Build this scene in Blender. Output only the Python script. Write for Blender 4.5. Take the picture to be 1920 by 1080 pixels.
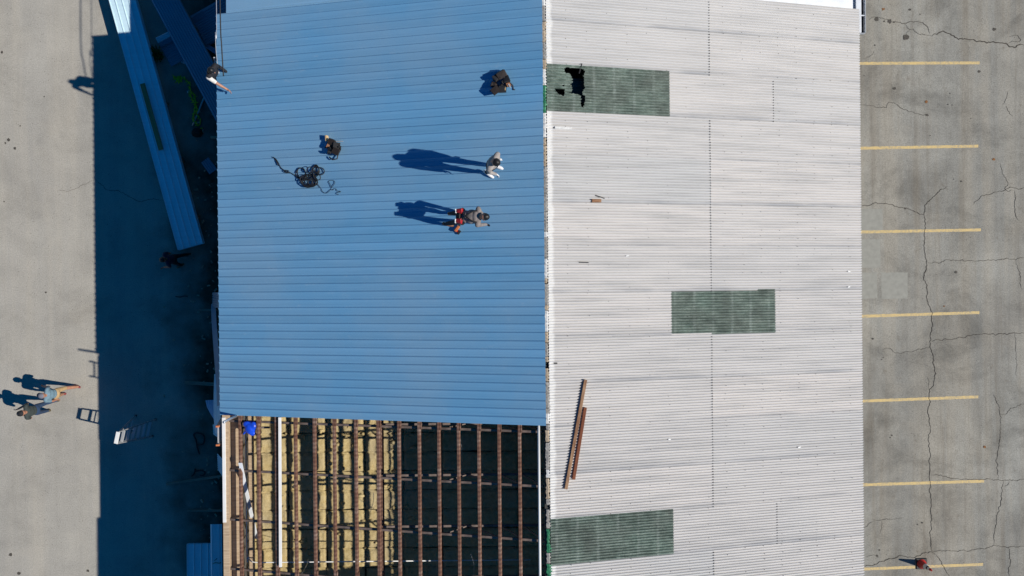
import bpy, bmesh, math, random
from mathutils import Vector, Matrix, Euler, noise
random.seed(7)
R = math.radians
scene = bpy.context.scene
for o in list(bpy.data.objects): bpy.data.objects.remove(o)
C = scene.collection

# ------------------------------------------------------------------ camera, sky, sun, exposure
CAM = Vector((-0.851, 0.0, 28.5)); FPX = 1640.0
CROT = Euler((-0.00146, -0.00506, -0.00906), 'XYZ')
cd = bpy.data.cameras.new('camera'); cam = bpy.data.objects.new('camera', cd); C.objects.link(cam)
cam.location = CAM; cam.rotation_euler = CROT
cd.sensor_width = 36.0; cd.lens = FPX/1920*36.0; cd.clip_end = 3000
scene.camera = cam
SUNV = Vector((1.0, -0.198, 0.99)).normalized()
w = bpy.data.worlds.new('World'); scene.world = w; w.use_nodes = True
wn = w.node_tree.nodes; wl = w.node_tree.links
bg = wn['Background']; sky = wn.new('ShaderNodeTexSky'); sky.sky_type = 'NISHITA'
sky.sun_disc = False; sky.sun_elevation = math.asin(SUNV.z); sky.sun_rotation = math.atan2(SUNV.x, SUNV.y)
sky.air_density = 1.0; sky.dust_density = 0.0; sky.ozone_density = 6.0
hs = wn.new('ShaderNodeHueSaturation'); hs.inputs['Saturation'].default_value = 1.45; hs.inputs['Value'].default_value = 1.35   # deep blue autumn sky, the same all round
wl.new(sky.outputs[0], hs.inputs['Color']); wl.new(hs.outputs[0], bg.inputs[0]); bg.inputs[1].default_value = 0.05
sl = bpy.data.lights.new('sun', 'SUN'); sun = bpy.data.objects.new('sun', sl); C.objects.link(sun)
sl.energy = 4.6; sl.angle = R(0.5); sl.color = (1.0, 0.95, 0.87)
sun.rotation_euler = SUNV.to_track_quat('Z', 'Y').to_euler(); sun.location = (20, -5, 40)
scene.render.engine = 'CYCLES'
scene.view_settings.view_transform = 'Standard'; scene.view_settings.look = 'None'
scene.view_settings.exposure = 0.0; scene.view_settings.gamma = 1.0

# ------------------------------------------------------------------ pixel -> place (a pixel gives a direction, the plane it lies on gives the distance)
HR, HE, W = 8.177, 5.909, 8.279
T = (HR-HE)/W; SL = math.atan(T)
CM = CROT.to_matrix()
def ray(x, y): return CM @ Vector(((x-960)/FPX, (540-y)/FPX, -1.0))
def G(x, y, z=0.0):
    d = ray(x, y); return CAM + d*((z-CAM.z)/d.z)
def RF(x, y, side, dz=0.0):            # a point on the left (-1) or right (+1) roof slope
    d = ray(x, y); k = (HR+dz-T*side*CAM.x-CAM.z)/(d.z+T*side*d.x); return CAM + d*k
def RL(x, y, dz=0.0): return RF(x, y, -1, dz)
def RR(x, y, dz=0.0): return RF(x, y, 1, dz)
def zroof(X): return HR - T*abs(X)

# ------------------------------------------------------------------ material helpers
def rgb(r, g, b):
    f = lambda c: (c/255/12.92 if c/255 <= .04045 else ((c/255+.055)/1.055)**2.4)
    return (f(r), f(g), f(b), 1)
class NT:
    def __init__(s, name, rough=.6, metal=0.0, spec=.5):
        s.m = bpy.data.materials.new(name); s.m.use_nodes = True; s.n = s.m.node_tree.nodes; s.l = s.m.node_tree.links
        s.b = s.n['Principled BSDF']; s.b.inputs['Roughness'].default_value = rough; s.b.inputs['Metallic'].default_value = metal
        s.b.inputs['Specular IOR Level'].default_value = spec
        s.tc = s.n.new('ShaderNodeTexCoord')
    def map(s, scale=(1,1,1), world=False, rot=(0,0,0)):
        mp = s.n.new('ShaderNodeMapping'); mp.inputs['Scale'].default_value = scale; mp.inputs['Rotation'].default_value = rot
        if world:
            g = s.n.new('ShaderNodeNewGeometry'); s.l.new(g.outputs['Position'], mp.inputs[0])
        else: s.l.new(s.tc.outputs['Object'], mp.inputs[0])
        return mp.outputs[0]
    def noise(s, vec, scale=5, detail=4, rough=.55, dist=0):
        t = s.n.new('ShaderNodeTexNoise'); t.inputs['Scale'].default_value = scale; t.inputs['Detail'].default_value = detail
        t.inputs['Roughness'].default_value = rough; t.inputs['Distortion'].default_value = dist; s.l.new(vec, t.inputs['Vector']); return t.outputs['Fac']
    def voro(s, vec, scale=5, feature='F1'):
        t = s.n.new('ShaderNodeTexVoronoi'); t.inputs['Scale'].default_value = scale; t.feature = feature; s.l.new(vec, t.inputs['Vector']); return t.outputs['Distance']
    def ramp(s, fac, stops):
        r = s.n.new('ShaderNodeValToRGB'); e = r.color_ramp.elements
        while len(e) < len(stops): e.new(.5)
        for i, (p, c) in enumerate(stops):
            e[i].position = p; e[i].color = c if not isinstance(c, (int, float)) else (c, c, c, 1)
        s.l.new(fac, r.inputs[0]); return r.outputs[0]
    def mix(s, fac, a, b, mode='MIX'):
        m = s.n.new('ShaderNodeMix'); m.data_type = 'RGBA'; m.blend_type = mode
        for v, i in ((fac, 0), (a, 6), (b, 7)):
            if hasattr(v, 'links'): s.l.new(v, m.inputs[i])
            else: m.inputs[i].default_value = v
        return m.outputs[2]
    def math(s, op, a, b=0.0):
        m = s.n.new('ShaderNodeMath'); m.operation = op
        for v, i in ((a, 0), (b, 1)):
            if hasattr(v, 'links'): s.l.new(v, m.inputs[i])
            else: m.inputs[i].default_value = v
        return m.outputs[0]
    def rnd(s):
        o = s.n.new('ShaderNodeObjectInfo'); return o.outputs['Random']
    def sep(s, vec, i):
        x = s.n.new('ShaderNodeSeparateXYZ'); s.l.new(vec, x.inputs[0]); return x.outputs[i]
    def bump(s, h, strength=.3, dist=.01):
        b = s.n.new('ShaderNodeBump'); b.inputs['Strength'].default_value = strength; b.inputs['Distance'].default_value = dist
        s.l.new(h, b.inputs['Height']); s.l.new(b.outputs[0], s.b.inputs['Normal'])
    def col(s, c):
        if hasattr(c, 'links'): s.l.new(c, s.b.inputs['Base Color'])
        else: s.b.inputs['Base Color'].default_value = c
    def rough(s, c): s.l.new(c, s.b.inputs['Roughness'])
M = {}
def plain(name, c, rough=.6, metal=0.0, var=.25, scale=12, spec=.5, bump=.15):
    t = NT(name, rough, metal, spec); v = t.map()
    n = t.noise(v, scale, 5)
    lo = tuple(x*(1-var) for x in c[:3])+(1,); hi = tuple(min(1, x*(1+var)) for x in c[:3])+(1,)
    t.col(t.ramp(n, [(.3, lo), (.7, hi)]))
    if bump: t.bump(n, bump, .01)
    M[name] = t.m; return t.m

# concrete yard (left) and parking lot (right)
def concrete(name, base, dark, warm, dirt=False, blots=1.0, oilc=(.12, .10, .075, 1)):
    t = NT(name, .92, 0, .25); v = t.map(world=True)
    big = t.noise(v, .22, 5, .6); mid = t.noise(v, 1.3, 5, .65); fine = t.noise(v, 28, 3, .7)
    streak = t.noise(t.map((1.6, .06, 1), True), 1.0, 4, .6)
    c = t.mix(t.ramp(big, [(.34, 0), (.66, 1)]), base, dark)
    c = t.mix(t.math('MULTIPLY', t.ramp(mid, [(.4, 0), (.7, 1)]), .55), c, dark)
    c = t.mix(t.math('MULTIPLY', t.ramp(streak, [(.42, 0), (.62, 1)]), .45), c, warm)
    c = t.mix(t.math('MULTIPLY', t.ramp(t.noise(v, .8, 3), [(.55, 0), (.75, 1)]), .3), c, warm)
    f = t.ramp(fine, [(.25, .72), (.75, 1.20)])
    c = t.mix(1.0, c, f, 'MULTIPLY')
    agg = t.ramp(t.noise(v, 75, 2, .6), [(.30, .62), (.46, 1.0), (.62, 1.0), (.75, 1.22)]); c = t.mix(1.0, c, agg, 'MULTIPLY')
    blot = t.ramp(t.noise(v, .55, 6, .7, .4), [(.32, .64), (.50, .98), (.66, 1.14)]); c = t.mix(blots, c, t.mix(1.0, c, blot, 'MULTIPLY'))
    oil = t.ramp(t.noise(t.map((1.0, .8, 1), True), 1.9, 7, .75), [(.60, 0), (.72, 1)]); c = t.mix(t.math('MULTIPLY', oil, .55*blots), c, oilc)
    tyre = t.ramp(t.noise(t.map((2.2, .10, 1), True), 1.3, 5, .7), [(.50, 0), (.70, 1)]); c = t.mix(t.math('MULTIPLY', tyre, .38*blots), c, oilc)
    sp = t.ramp(t.voro(v, 9.0), [(.06, .35), (.13, 1.0)])
    spm = t.ramp(t.noise(v, .9, 2), [(.42, 0), (.55, 1)])
    c = t.mix(spm, c, t.mix(1.0, c, sp, 'MULTIPLY'))
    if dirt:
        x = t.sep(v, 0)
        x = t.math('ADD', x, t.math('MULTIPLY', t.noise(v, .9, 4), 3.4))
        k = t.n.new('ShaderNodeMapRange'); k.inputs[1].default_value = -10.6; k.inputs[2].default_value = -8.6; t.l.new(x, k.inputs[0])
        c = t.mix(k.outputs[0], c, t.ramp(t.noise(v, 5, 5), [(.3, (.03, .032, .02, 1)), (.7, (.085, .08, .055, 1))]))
    t.col(c); t.bump(fine, .25, .006); M[name] = t.m
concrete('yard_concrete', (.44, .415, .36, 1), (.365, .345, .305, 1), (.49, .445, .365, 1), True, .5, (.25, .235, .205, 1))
concrete('lot_concrete', (.36, .352, .312, 1), (.245, .238, .212, 1), (.38, .34, .27, 1), False, 1.0, (.135, .108, .075, 1))
plain('crack', (.06, .052, .042, 1), .95, var=.6, scale=20)
plain('stain', (.07, .062, .05, 1), .8, var=.4, scale=30)
plain('rust_stain', (.22, .10, .035, 1), .9, var=.4, scale=30)
plain('patch', (.30, .295, .258, 1), .9, var=.10, scale=6)
def linepaint():
    t = NT('line_paint', .7); v = t.map(world=True)
    wear = t.ramp(t.noise(v, 16, 6, .7), [(.40, 0), (.62, 1)])
    wear2 = t.ramp(t.noise(v, 2.2, 3, .6), [(.30, .25), (.6, 1)])
    t.col(t.mix(t.math('MULTIPLY', wear, wear2), (.66, .48, .19, 1), (.38, .32, .21, 1))); M['line_paint'] = t.m
linepaint()

# blue roof sheet
def bluemetal(name, c, rough=.42, pale=.0):
    t = NT(name, rough, .0, .5); v = t.map((.35, 9, 1), True); r = t.rnd()
    n = t.noise(v, 1.5, 6, .6); n2 = t.noise(t.map(world=True), .5, 3)
    a = tuple(x*.86 for x in c)+(1,); b = tuple(min(1, x*1.12+.004) for x in c)+(1,)
    k = t.mix(n, a, b)
    k = t.mix(t.math('MULTIPLY', r, .5), k, tuple(min(1, x*1.25+.02) for x in c)+(1,))
    k = t.mix(t.math('MULTIPLY', t.ramp(n2, [(.36, 0), (.66, 1)]), .40+pale), k, (.24, .36, .47, 1))
    sc = t.ramp(t.noise(t.map((1, 2.2, 1), True), 2.6, 7, .78), [(.58, 0), (.74, 1)])
    k = t.mix(t.math('MULTIPLY', sc, .22), k, (.42, .5, .56, 1))
    t.col(k); t.rough(t.ramp(n, [(.3, rough-.06), (.7, rough+.12)])); t.bump(t.noise(t.map((.5, 3, 1), True), 1.2, 3), .35, .02); M[name] = t.m
bluemetal('blue_metal', (.118, .305, .50))
bluemetal('stack_blue', (.60, .80, .90), .45, -.22)
bluemetal('pale_blue', (.19, .40, .62), .55, -.1)
# old corrugated sheet
def oldsheet(name, base, warm, grime):
    t = NT(name, .62, 0, .35); v = t.map(world=True); r = t.rnd()
    st = t.noise(t.map((.25, 5, 1), True), 1.4, 5, .6); big = t.noise(v, .45, 4, .55)
    c = t.mix(r, base, warm)
    c = t.mix(t.math('MULTIPLY', t.ramp(st, [(.42, 0), (.70, 1)]), .65), c, grime)
    rs = t.ramp(t.noise(t.map((.5, 14, 1), True), 1.1, 6, .7), [(.64, 0), (.74, 1)]); c = t.mix(t.math('MULTIPLY', rs, .35), c, (.38, .30, .235, 1))
    c = t.mix(t.math('MULTIPLY', t.ramp(big, [(.42, 0), (.7, 1)]), .4), c, warm)
    sp = t.ramp(t.noise(v, 11, 5, .8), [(.66, 0), (.76, 1)])
    c = t.mix(t.math('MULTIPLY', sp, .35), c, grime)
    ly = t.n.new('ShaderNodeMapRange'); ly.inputs[1].default_value = .13; ly.inputs[2].default_value = .02; t.l.new(t.sep(t.tc.outputs['Object'], 1), ly.inputs[0])   # bluish grey band along the side laps, broken up by noise
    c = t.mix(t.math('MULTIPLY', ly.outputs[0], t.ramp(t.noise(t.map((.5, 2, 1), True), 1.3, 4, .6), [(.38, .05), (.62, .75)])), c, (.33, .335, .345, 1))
    x = t.math('ADD', t.sep(v, 0), t.math('MULTIPLY', t.noise(t.map((0, 3.2, 0), True), 1, 2), .18))
    clean = t.n.new('ShaderNodeMapRange'); clean.inputs[1].default_value = .34; clean.inputs[2].default_value = .28; t.l.new(x, clean.inputs[0])
    c = t.mix(t.math('MULTIPLY', clean.outputs[0], .75), c, (.80, .79, .76, 1))
    t.col(c); M[name] = t.m
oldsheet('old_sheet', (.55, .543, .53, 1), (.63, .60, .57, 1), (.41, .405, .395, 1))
def skylight():
    t = NT('skylight', .7, 0, .3); v = t.map(world=True)
    n = t.noise(t.map((1.2, 8, 1), True), 3.2, 7, .75); b = t.noise(v, .9, 4)
    c = t.ramp(n, [(.30, (.055, .085, .070, 1)), (.5, (.155, .21, .175, 1)), (.72, (.31, .36, .31, 1))])
    c = t.mix(t.math('MULTIPLY', t.ramp(b, [(.4, 0), (.65, 1)]), .45), c, (.16, .165, .145, 1))
    wv = t.n.new('ShaderNodeTexWave'); wv.wave_type = 'BANDS'; wv.bands_direction = 'X'; wv.inputs['Scale'].default_value = .3142/.4935*1.0; wv.inputs['Distortion'].default_value = .35; t.l.new(v, wv.inputs[0])
    c = t.mix(t.math('MULTIPLY', t.ramp(wv.outputs['Fac'], [(.93, 0), (.99, 1)]), t.ramp(t.noise(v, 2.2, 4, .7), [(.35, 0), (.65, .45)])), c, (.36, .41, .37, 1))
    c = t.mix(1.0, c, t.ramp(t.noise(v, 1.7, 5, .7), [(.32, .55), (.6, 1.05)]), 'MULTIPLY')
    spk = t.ramp(t.noise(v, 38, 3, .8), [(.32, .55), (.5, 1.0), (.70, 1.35)]); c = t.mix(1.0, c, spk, 'MULTIPLY')
    t.col(c); M['skylight'] = t.m
skylight()
plain('green_plastic', (.03, .18, .085, 1), .5, var=.5, scale=20)
# steel and timber
def rustbar():
    t = NT('rusty_steel', .85, 0, .3); v = t.map(world=True)
    wv = t.n.new('ShaderNodeTexWave'); wv.wave_type = 'BANDS'; wv.bands_direction = 'Y'; wv.inputs['Scale'].default_value = 3.0
    wv.inputs['Distortion'].default_value = 1.2; wv.inputs['Detail'].default_value = 2; t.l.new(v, wv.inputs[0])
    n = t.noise(v, 3.2, 6, .7); n2 = t.noise(v, 30, 3, .7)
    c = t.ramp(n, [(.3, (.16, .075, .045, 1)), (.5, (.26, .14, .095, 1)), (.72, (.40, .29, .23, 1))])
    c = t.mix(t.math('MULTIPLY', t.ramp(wv.outputs['Fac'], [(.35, 0), (.6, 1)]), .55), c, (.10, .04, .028, 1))
    c = t.mix(.5, c, t.ramp(n2, [(.3, .35), (.7, 1.0)]), 'MULTIPLY')
    t.col(c); t.bump(n2, .4, .008); M['rusty_steel'] = t.m
rustbar()
plain('grey_steel', (.165, .125, .105, 1), .75, var=.4, scale=6)
plain('dark_steel', (.035, .03, .03, 1), .6, var=.4)
plain('galvanised', (.55, .56, .58, 1), .38, .7, var=.12, scale=30, bump=0)
plain('aluminium', (.50, .50, .50, 1), .45, .4, var=.1, scale=30, bump=0)
plain('orange_plastic', (.55, .17, .06, 1), .5)
plain('white_paint', (.80, .79, .76, 1), .5, var=.06, scale=5, bump=.05)
plain('white_metal', (.76, .78, .80, 1), .4, var=.08, scale=3, bump=.05)
plain('wall_metal', (.10, .095, .09, 1), .6, var=.15, scale=2)
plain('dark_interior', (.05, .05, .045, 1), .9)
plain('black_rubber', (.014, .014, .015, 1), .6)
plain('blue_bag', (.01, .07, .62, 1), .35, var=.3, scale=9)
plain('foam_grey', (.30, .285, .26, 1), .95, var=.35, scale=25, bump=.6)
plain('foam_tan', (.40, .32, .23, 1), .95, var=.35, scale=25, bump=.6)
plain('foam_white', (.66, .65, .62, 1), .9, var=.15, scale=25, bump=.4)
def wood(name, a, b, rough=.8, sc=(1, 12, 12)):
    t = NT(name, rough, 0, .25); v = t.map(sc)
    n = t.noise(v, 2.2, 6, .65, .6); t.col(t.ramp(n, [(.3, a), (.7, b)])); t.bump(n, .4, .008); M[name] = t.m
wood('wood_grey', (.20, .155, .12, 1), (.40, .31, .23, 1))
wood('wood_tan', (.34, .235, .15, 1), (.60, .46, .31, 1))
wood('wood_red', (.12, .035, .018, 1), (.27, .10, .05, 1))
wood('wood_olive', (.22, .16, .07, 1), (.38, .28, .13, 1))
wood('wood_mixed', (.15, .052, .022, 1), (.42, .26, .15, 1), .8, (1.2, 6, 6))
def batt():
    t = NT('insulation', .98, 0, .1); v = t.map(world=True); n = t.noise(v, 9, 7, .75); n2 = t.noise(v, 1.1, 3); r = t.rnd()
    c = t.ramp(n, [(.25, (.36, .265, .10, 1)), (.5, (.55, .425, .20, 1)), (.8, (.68, .57, .33, 1))])
    c = t.mix(t.math('MULTIPLY', r, .35), c, (.46, .37, .22, 1))
    c = t.mix(t.math('MULTIPLY', t.ramp(n2, [(.5, 0), (.7, 1)]), .35), c, (.42, .38, .29, 1))
    t.col(c); t.bump(n, .8, .03); M['insulation'] = t.m
batt()
plain('leaf_yellow', (.50, .56, .03, 1), .6, var=.4)
plain('leaf_green', (.055, .13, .03, 1), .5, var=.5)
plain('soil', (.04, .03, .022, 1), .95, var=.5)
plain('paper', (.55, .60, .66, 1), .7, var=.1)
plain('cone_red', (.52, .022, .018, 1), .45, var=.15)
# clothing and skin
for n_, c_, r_ in [('skin', (.42, .20, .125, 1), .5), ('skin_dark', (.26, .115, .07, 1), .5), ('hair_black', (.008, .007, .007, 1), .5), ('shirt_charcoal', (.04, .052, .05, 1), .9),
        ('jeans', (.022, .052, .115, 1), .9), ('boot_olive', (.075, .062, .03, 1), .7), ('cap_black', (.016, .016, .018, 1), .8), ('cap_grey', (.17, .175, .215, 1), .85),
        ('shirt_blue', (.155, .25, .31, 1), .9), ('khaki', (.50, .34, .17, 1), .85), ('shoe_red', (.22, .03, .035, 1), .5), ('shoe_white', (.8, .78, .76, 1), .5), ('shirt_grey', (.34, .305, .28, 1), .9), ('shirt_taupe', (.23, .20, .185, 1), .9),
        ('trouser_black', (.014, .014, .018, 1), .85), ('glove_white', (.82, .81, .78, 1), .7), ('pouch_red', (.42, .012, .018, 1), .5), ('leather_dark', (.022, .014, .01, 1), .6),
        ('shirt_navy', (.02, .03, .06, 1), .9), ('shirt_white', (.74, .70, .64, 1), .85), ('eye_dark', (.01, .01, .01, 1), .3), ('leather_brown', (.22, .09, .035, 1), .6), ('handle_tan', (.60, .40, .19, 1), .6)]:
    plain(n_, c_, r_, var=.16, scale=14, bump=.1)

# ------------------------------------------------------------------ object helpers
def tag(o, label=None, cat=None, group=None, kind=None):
    if label: o['label'] = label
    if cat: o['category'] = cat
    if group: o['group'] = group
    if kind: o['kind'] = kind
    return o
def link(name, me, mat=None, parent=None, loc=None, rot=None):
    o = bpy.data.objects.new(name, me); C.objects.link(o)
    if mat and me is not None and not me.materials: me.materials.append(M[mat])
    if parent is not None: o.parent = parent
    if loc is not None: o.location = loc
    if rot is not None: o.rotation_euler = rot
    return o
def empty(name, loc=(0,0,0), rz=0.0, parent=None):
    o = bpy.data.objects.new(name, None); C.objects.link(o); o.location = loc; o.rotation_euler = (0,0,rz); o.empty_display_size = .2
    if parent is not None: o.parent = parent
    return o
def mesh(name, verts, faces, smooth=False):
    me = bpy.data.meshes.new(name); me.from_pydata([tuple(v) for v in verts], [], faces); me.update()
    if smooth:
        for p in me.polygons: p.use_smooth = True
    return me
def bmesh_to(name, bm, smooth=False):
    bmesh.ops.recalc_face_normals(bm, faces=bm.faces)
    me = bpy.data.meshes.new(name); bm.to_mesh(me); bm.free()
    if smooth:
        for p in me.polygons: p.use_smooth = True
    return me
def add_box(bm, c, s, rot=None, bev=0.0):
    r = bmesh.ops.create_cube(bm, size=1.0); vs = r['verts']
    for v in vs:
        q = Vector((v.co.x*s[0], v.co.y*s[1], v.co.z*s[2]))
        if rot is not None: q = rot @ q
        v.co = q + Vector(c)
    if bev:
        es = list({e for v in vs for e in v.link_edges})
        bmesh.ops.bevel(bm, geom=es, offset=bev, segments=1, affect='EDGES')
def box(name, c, s, mat, parent=None, rot=None, bev=.004):
    bm = bmesh.new(); add_box(bm, (0,0,0), s, None, bev)
    o = link(name, bmesh_to(name, bm), mat, parent, c)
    if rot is not None: o.rotation_euler = rot.to_euler() if hasattr(rot, 'to_euler') else rot
    return o
def align(d, up=Vector((0,0,1))):
    x = d.normalized(); y = up.cross(x)
    if y.length < 1e-4: y = Vector((0,1,0))
    y.normalize(); z = x.cross(y); return Matrix((x, y, z)).transposed()
def bar(name, a, b, wd, th, mat, parent=None, bev=.003):     # a bar from a to b, wd wide, th thick, its long axis = local X
    a = Vector(a); b = Vector(b); return box(name, (a+b)/2, ((b-a).length, wd, th), mat, parent, align(b-a), bev)
def add_tube(bm, pts, r, n=6, caps=True):
    pts = [Vector(p) for p in pts]; rings = []; up = Vector((0,0,1))
    for i, p in enumerate(pts):
        d = (pts[min(i+1, len(pts)-1)]-pts[max(i-1, 0)])
        if d.length < 1e-6: d = Vector((1,0,0))
        m = align(d, up if abs(d.normalized().z) < .95 else Vector((0,1,0)))
        rr = r[i] if isinstance(r, (list, tuple)) else r
        rings.append([bm.verts.new(p + m @ Vector((0, math.cos(2*math.pi*k/n)*rr, math.sin(2*math.pi*k/n)*rr))) for k in range(n)])
    for a, b in zip(rings[:-1], rings[1:]):
        for k in range(n): bm.faces.new((a[k], a[(k+1)%n], b[(k+1)%n], b[k]))
    if caps: bm.faces.new(list(reversed(rings[0]))); bm.faces.new(rings[-1])
def tube(name, pts, r, mat, parent=None, n=6):
    bm = bmesh.new(); add_tube(bm, pts, r, n); return link(name, bmesh_to(name, bm, True), mat, parent)
def catmull(p, per=6):
    p = [Vector(q) for q in p]; out = []
    for i in range(len(p)-1):
        a, b, c, d = p[max(i-1,0)], p[i], p[i+1], p[min(i+2,len(p)-1)]
        for k in range(per):
            t = k/per; out.append(.5*((2*b)+(c-a)*t+(2*a-5*b+4*c-d)*t*t+(3*b-a-3*c+d)*t**3))
    out.append(p[-1]); return out
def inpoly(x, y, P):
    s = False; j = len(P)-1
    for i in range(len(P)):
        if (P[i][1] > y) != (P[j][1] > y) and x < (P[j][0]-P[i][0])*(y-P[i][1])/(P[j][1]-P[i][1])+P[i][0]: s = not s
        j = i
    return s

# ------------------------------------------------------------------ ground
def sheet(name, x0, x1, y0, y1, z, mat):
    return link(name, mesh(name, [(x0,y0,z),(x1,y0,z),(x1,y1,z),(x0,y1,z)], [(0,1,2,3)]), mat)
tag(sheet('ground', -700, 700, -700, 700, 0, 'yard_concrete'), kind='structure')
lot = tag(sheet('parking_lot', 6.0, 120, -90, 90, .006, 'lot_concrete'), kind='structure')
ZL = .010
# painted lines
for i, (y0, x1, y1) in enumerate([(119,1837,118),(278,1834,274),(435,1839,431),(593,1836,586),(752,1834,744),(909,1845,902),(1067,1843,1058)]):
    a = G(1616, y0); b = G(x1, y1); d = (b-a).normalized(); a = a - d*1.4
    nseg = 70; vs = []; fs = []
    for k in range(nseg+1):
        p = a+(b-a)*k/nseg; wd = .046+.008*noise.noise(Vector((k*.7, i*9.1, 0)))
        vs += [(p.x, p.y-wd, ZL), (p.x, p.y+wd+.006*noise.noise(Vector((k*.9, i*3.3, 5))), ZL)]
    fs = [(2*k, 2*k+2, 2*k+3, 2*k+1) for k in range(nseg)]
    link('parking_line', mesh('parking_line', vs, fs), 'line_paint', lot)
# cracks: polylines read off the paving, given as zoomed pixels with their own origin and scale
def crack(pts, ox, oy, s, wd, parent, z=.014):
    P = [G(ox+x/s, oy+y/s) for x, y in pts]; fine = []
    for a, b in zip(P[:-1], P[1:]):
        n = max(2, int((b-a).length/.05))
        for k in range(n): fine.append(a+(b-a)*k/n)
    fine.append(P[-1]); vs = []; fs = []; sd = random.uniform(0, 99); N = len(fine)
    for i, p in enumerate(fine):
        d = fine[min(i+1, N-1)]-fine[max(i-1, 0)]; nrm = Vector((-d.y, d.x, 0)).normalized()
        q = p + nrm*(.05*noise.noise(Vector((i*.22, sd, 0)))+.034*noise.noise(Vector((i*.75, sd, 3)))+.014*random.uniform(-1,1))
        ww = wd*(.55+.75*abs(noise.noise(Vector((i*.16, sd, 7))))+.5*max(0, noise.noise(Vector((i*.8, sd, 9)))))*min(1, .35+min(i, N-1-i)/6)
        vs += [(q.x+nrm.x*ww, q.y+nrm.y*ww, z), (q.x-nrm.x*ww, q.y-nrm.y*ww, z)]
    fs = [(2*k, 2*k+2, 2*k+3, 2*k+1) for k in range(N-1)]
    link('crack', mesh('crack', vs, fs), 'crack', parent)
A5 = (1580, 0, 4.909); A6 = (1580, 220, 3.6); A7 = (1580, 500, 3.6); A8 = (1580, 780, 3.6)
for z_, wd, pts in [
    (A5,.014,[(240,180),(290,160),(350,158),(420,185),(470,200),(560,215),(620,200),(680,205),(740,205),(790,260),(800,310)]),
    (A5,.012,[(575,215),(605,265),(640,280),(700,320),(815,325)]), (A5,.010,[(605,270),(575,300),(570,335)]),
    (A5,.028,[(815,325),(880,300),(940,300),(1000,330),(1050,355),(1150,350),(1220,370),(1300,390),(1400,390),(1500,400),(1580,440),(1620,410),(1680,405)]),
    (A5,.012,[(1520,400),(1560,378),(1620,385),(1640,360),(1605,325),(1530,340)]),
    (A5,.011,[(150,970),(240,968),(300,985),(400,990),(425,945),(470,950),(560,1005),(620,1030),(720,1055),(790,1060)]),
    (A5,.008,[(190,540),(250,515),(290,470)]), (A5,.010,[(1470,975),(1510,900),(1520,840)]), (A5,.010,[(1500,975),(1530,1030),(1560,1075)]),
    (A6,.016,[(105,595),(190,590),(215,575),(300,580),(350,600),(420,615),(480,632),(545,655),(555,590),(600,550),(650,500),(710,470)]),
    (A6,.015,[(545,655),(558,700),(550,800),(555,900),(570,985),(555,1040),(550,1085)]),
    (A6,.013,[(570,985),(650,980),(710,962),(860,968),(1000,962),(1120,958),(1170,962),(1230,945)]),
    (A6,.013,[(880,590),(940,525),(1030,508),(1090,490),(1130,470),(1185,485),(1230,470)]),
    (A6,.010,[(1060,310),(1075,370),(1100,410),(1115,450),(1095,480),(1120,505),(1150,490)]),
    (A6,.012,[(1155,490),(1165,560),(1160,630),(1185,700)]), (A6,.009,[(1170,960),(1195,1040),(1210,1170)]),
    (A7,.016,[(560,-5),(550,80),(568,140),(570,220),(600,300),(605,400),(595,470),(590,530),(610,610),(628,720),(605,800),(585,830),(585,900),(575,980),(590,1080)]),
    (A7,.011,[(270,560),(320,550),(350,575),(400,582),(470,570),(540,555),(585,535)]),
    (A7,.014,[(600,508),(680,490),(740,490),(840,475),(940,458),(1050,460),(1150,445),(1230,450)]),
    (A7,.007,[(1160,440),(1170,600),(1172,750)]), (A7,.010,[(1020,865),(1045,920),(1060,985),(1065,1080)]),
    (A7,.010,[(1065,990),(1100,995),(1140,960),(1180,935),(1230,925)]), (A7,.007,[(570,740),(580,790),(585,830)]),
    (A8,.015,[(588,60),(580,150),(588,240),(590,300),(593,400),(592,500),(595,620),(595,800),(595,910)]),
    (A8,.013,[(593,398),(650,400),(720,415),(790,430),(900,425),(1050,430),(1140,435),(1230,425)]),
    (A8,.011,[(1062,70),(1065,100),(1050,220),(1040,310),(1048,425)]), (A8,.011,[(1080,440),(1075,520),(1050,640),(1030,740),(1022,870)]),
    (A8,.009,[(1085,475),(1110,470),(1125,440)]),
    (A8,.018,[(130,1018),(220,1000),(300,970),(390,945),(480,955),(540,930),(595,912),(630,935)]),
    (A8,.013,[(595,912),(680,910),(830,910),(960,890),(1040,875),(1110,885),(1230,878)]),
    (A8,.013,[(630,935),(670,985),(690,1035),(720,1090)]), (A8,.012,[(1120,885),(1125,960),(1125,1090)]),
    (A8,.008,[(130,755),(180,725),(215,705)]), (A8,.007,[(190,695),(260,698),(330,692),(420,685)]), (A8,.007,[(260,700),(262,800)]),
    (A8,.010,[(150,942),(240,942)])]:
    crack(pts, *z_, wd*.72, lot)
yardp = tag(empty('yard_paving'), kind='structure')
for wd, pts in [(.010,[(-5,395),(40,435),(70,465),(200,490),(260,535),(320,550),(380,535),(470,540)]), (.006, [(-270,480),(-160,470),(-60,420),(0,395)])]:
    crack(pts, 180, 230, 3.723, wd, yardp, .004)
def blob(name, c, r, mat, parent, z, asp=1.0, sd=0):
    n = 18; vs = [(c.x, c.y, z)]
    for k in range(n):
        a = 2*math.pi*k/n; q = r*(1+.55*noise.noise(Vector((math.cos(a)*1.6+sd, math.sin(a)*1.6, sd))))
        vs.append((c.x+math.cos(a)*q*asp, c.y+math.sin(a)*q, z))
    return link(name, mesh(name, vs, [(0, 1+k, 1+(k+1)%n) for k in range(n)]), mat, parent)
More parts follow.
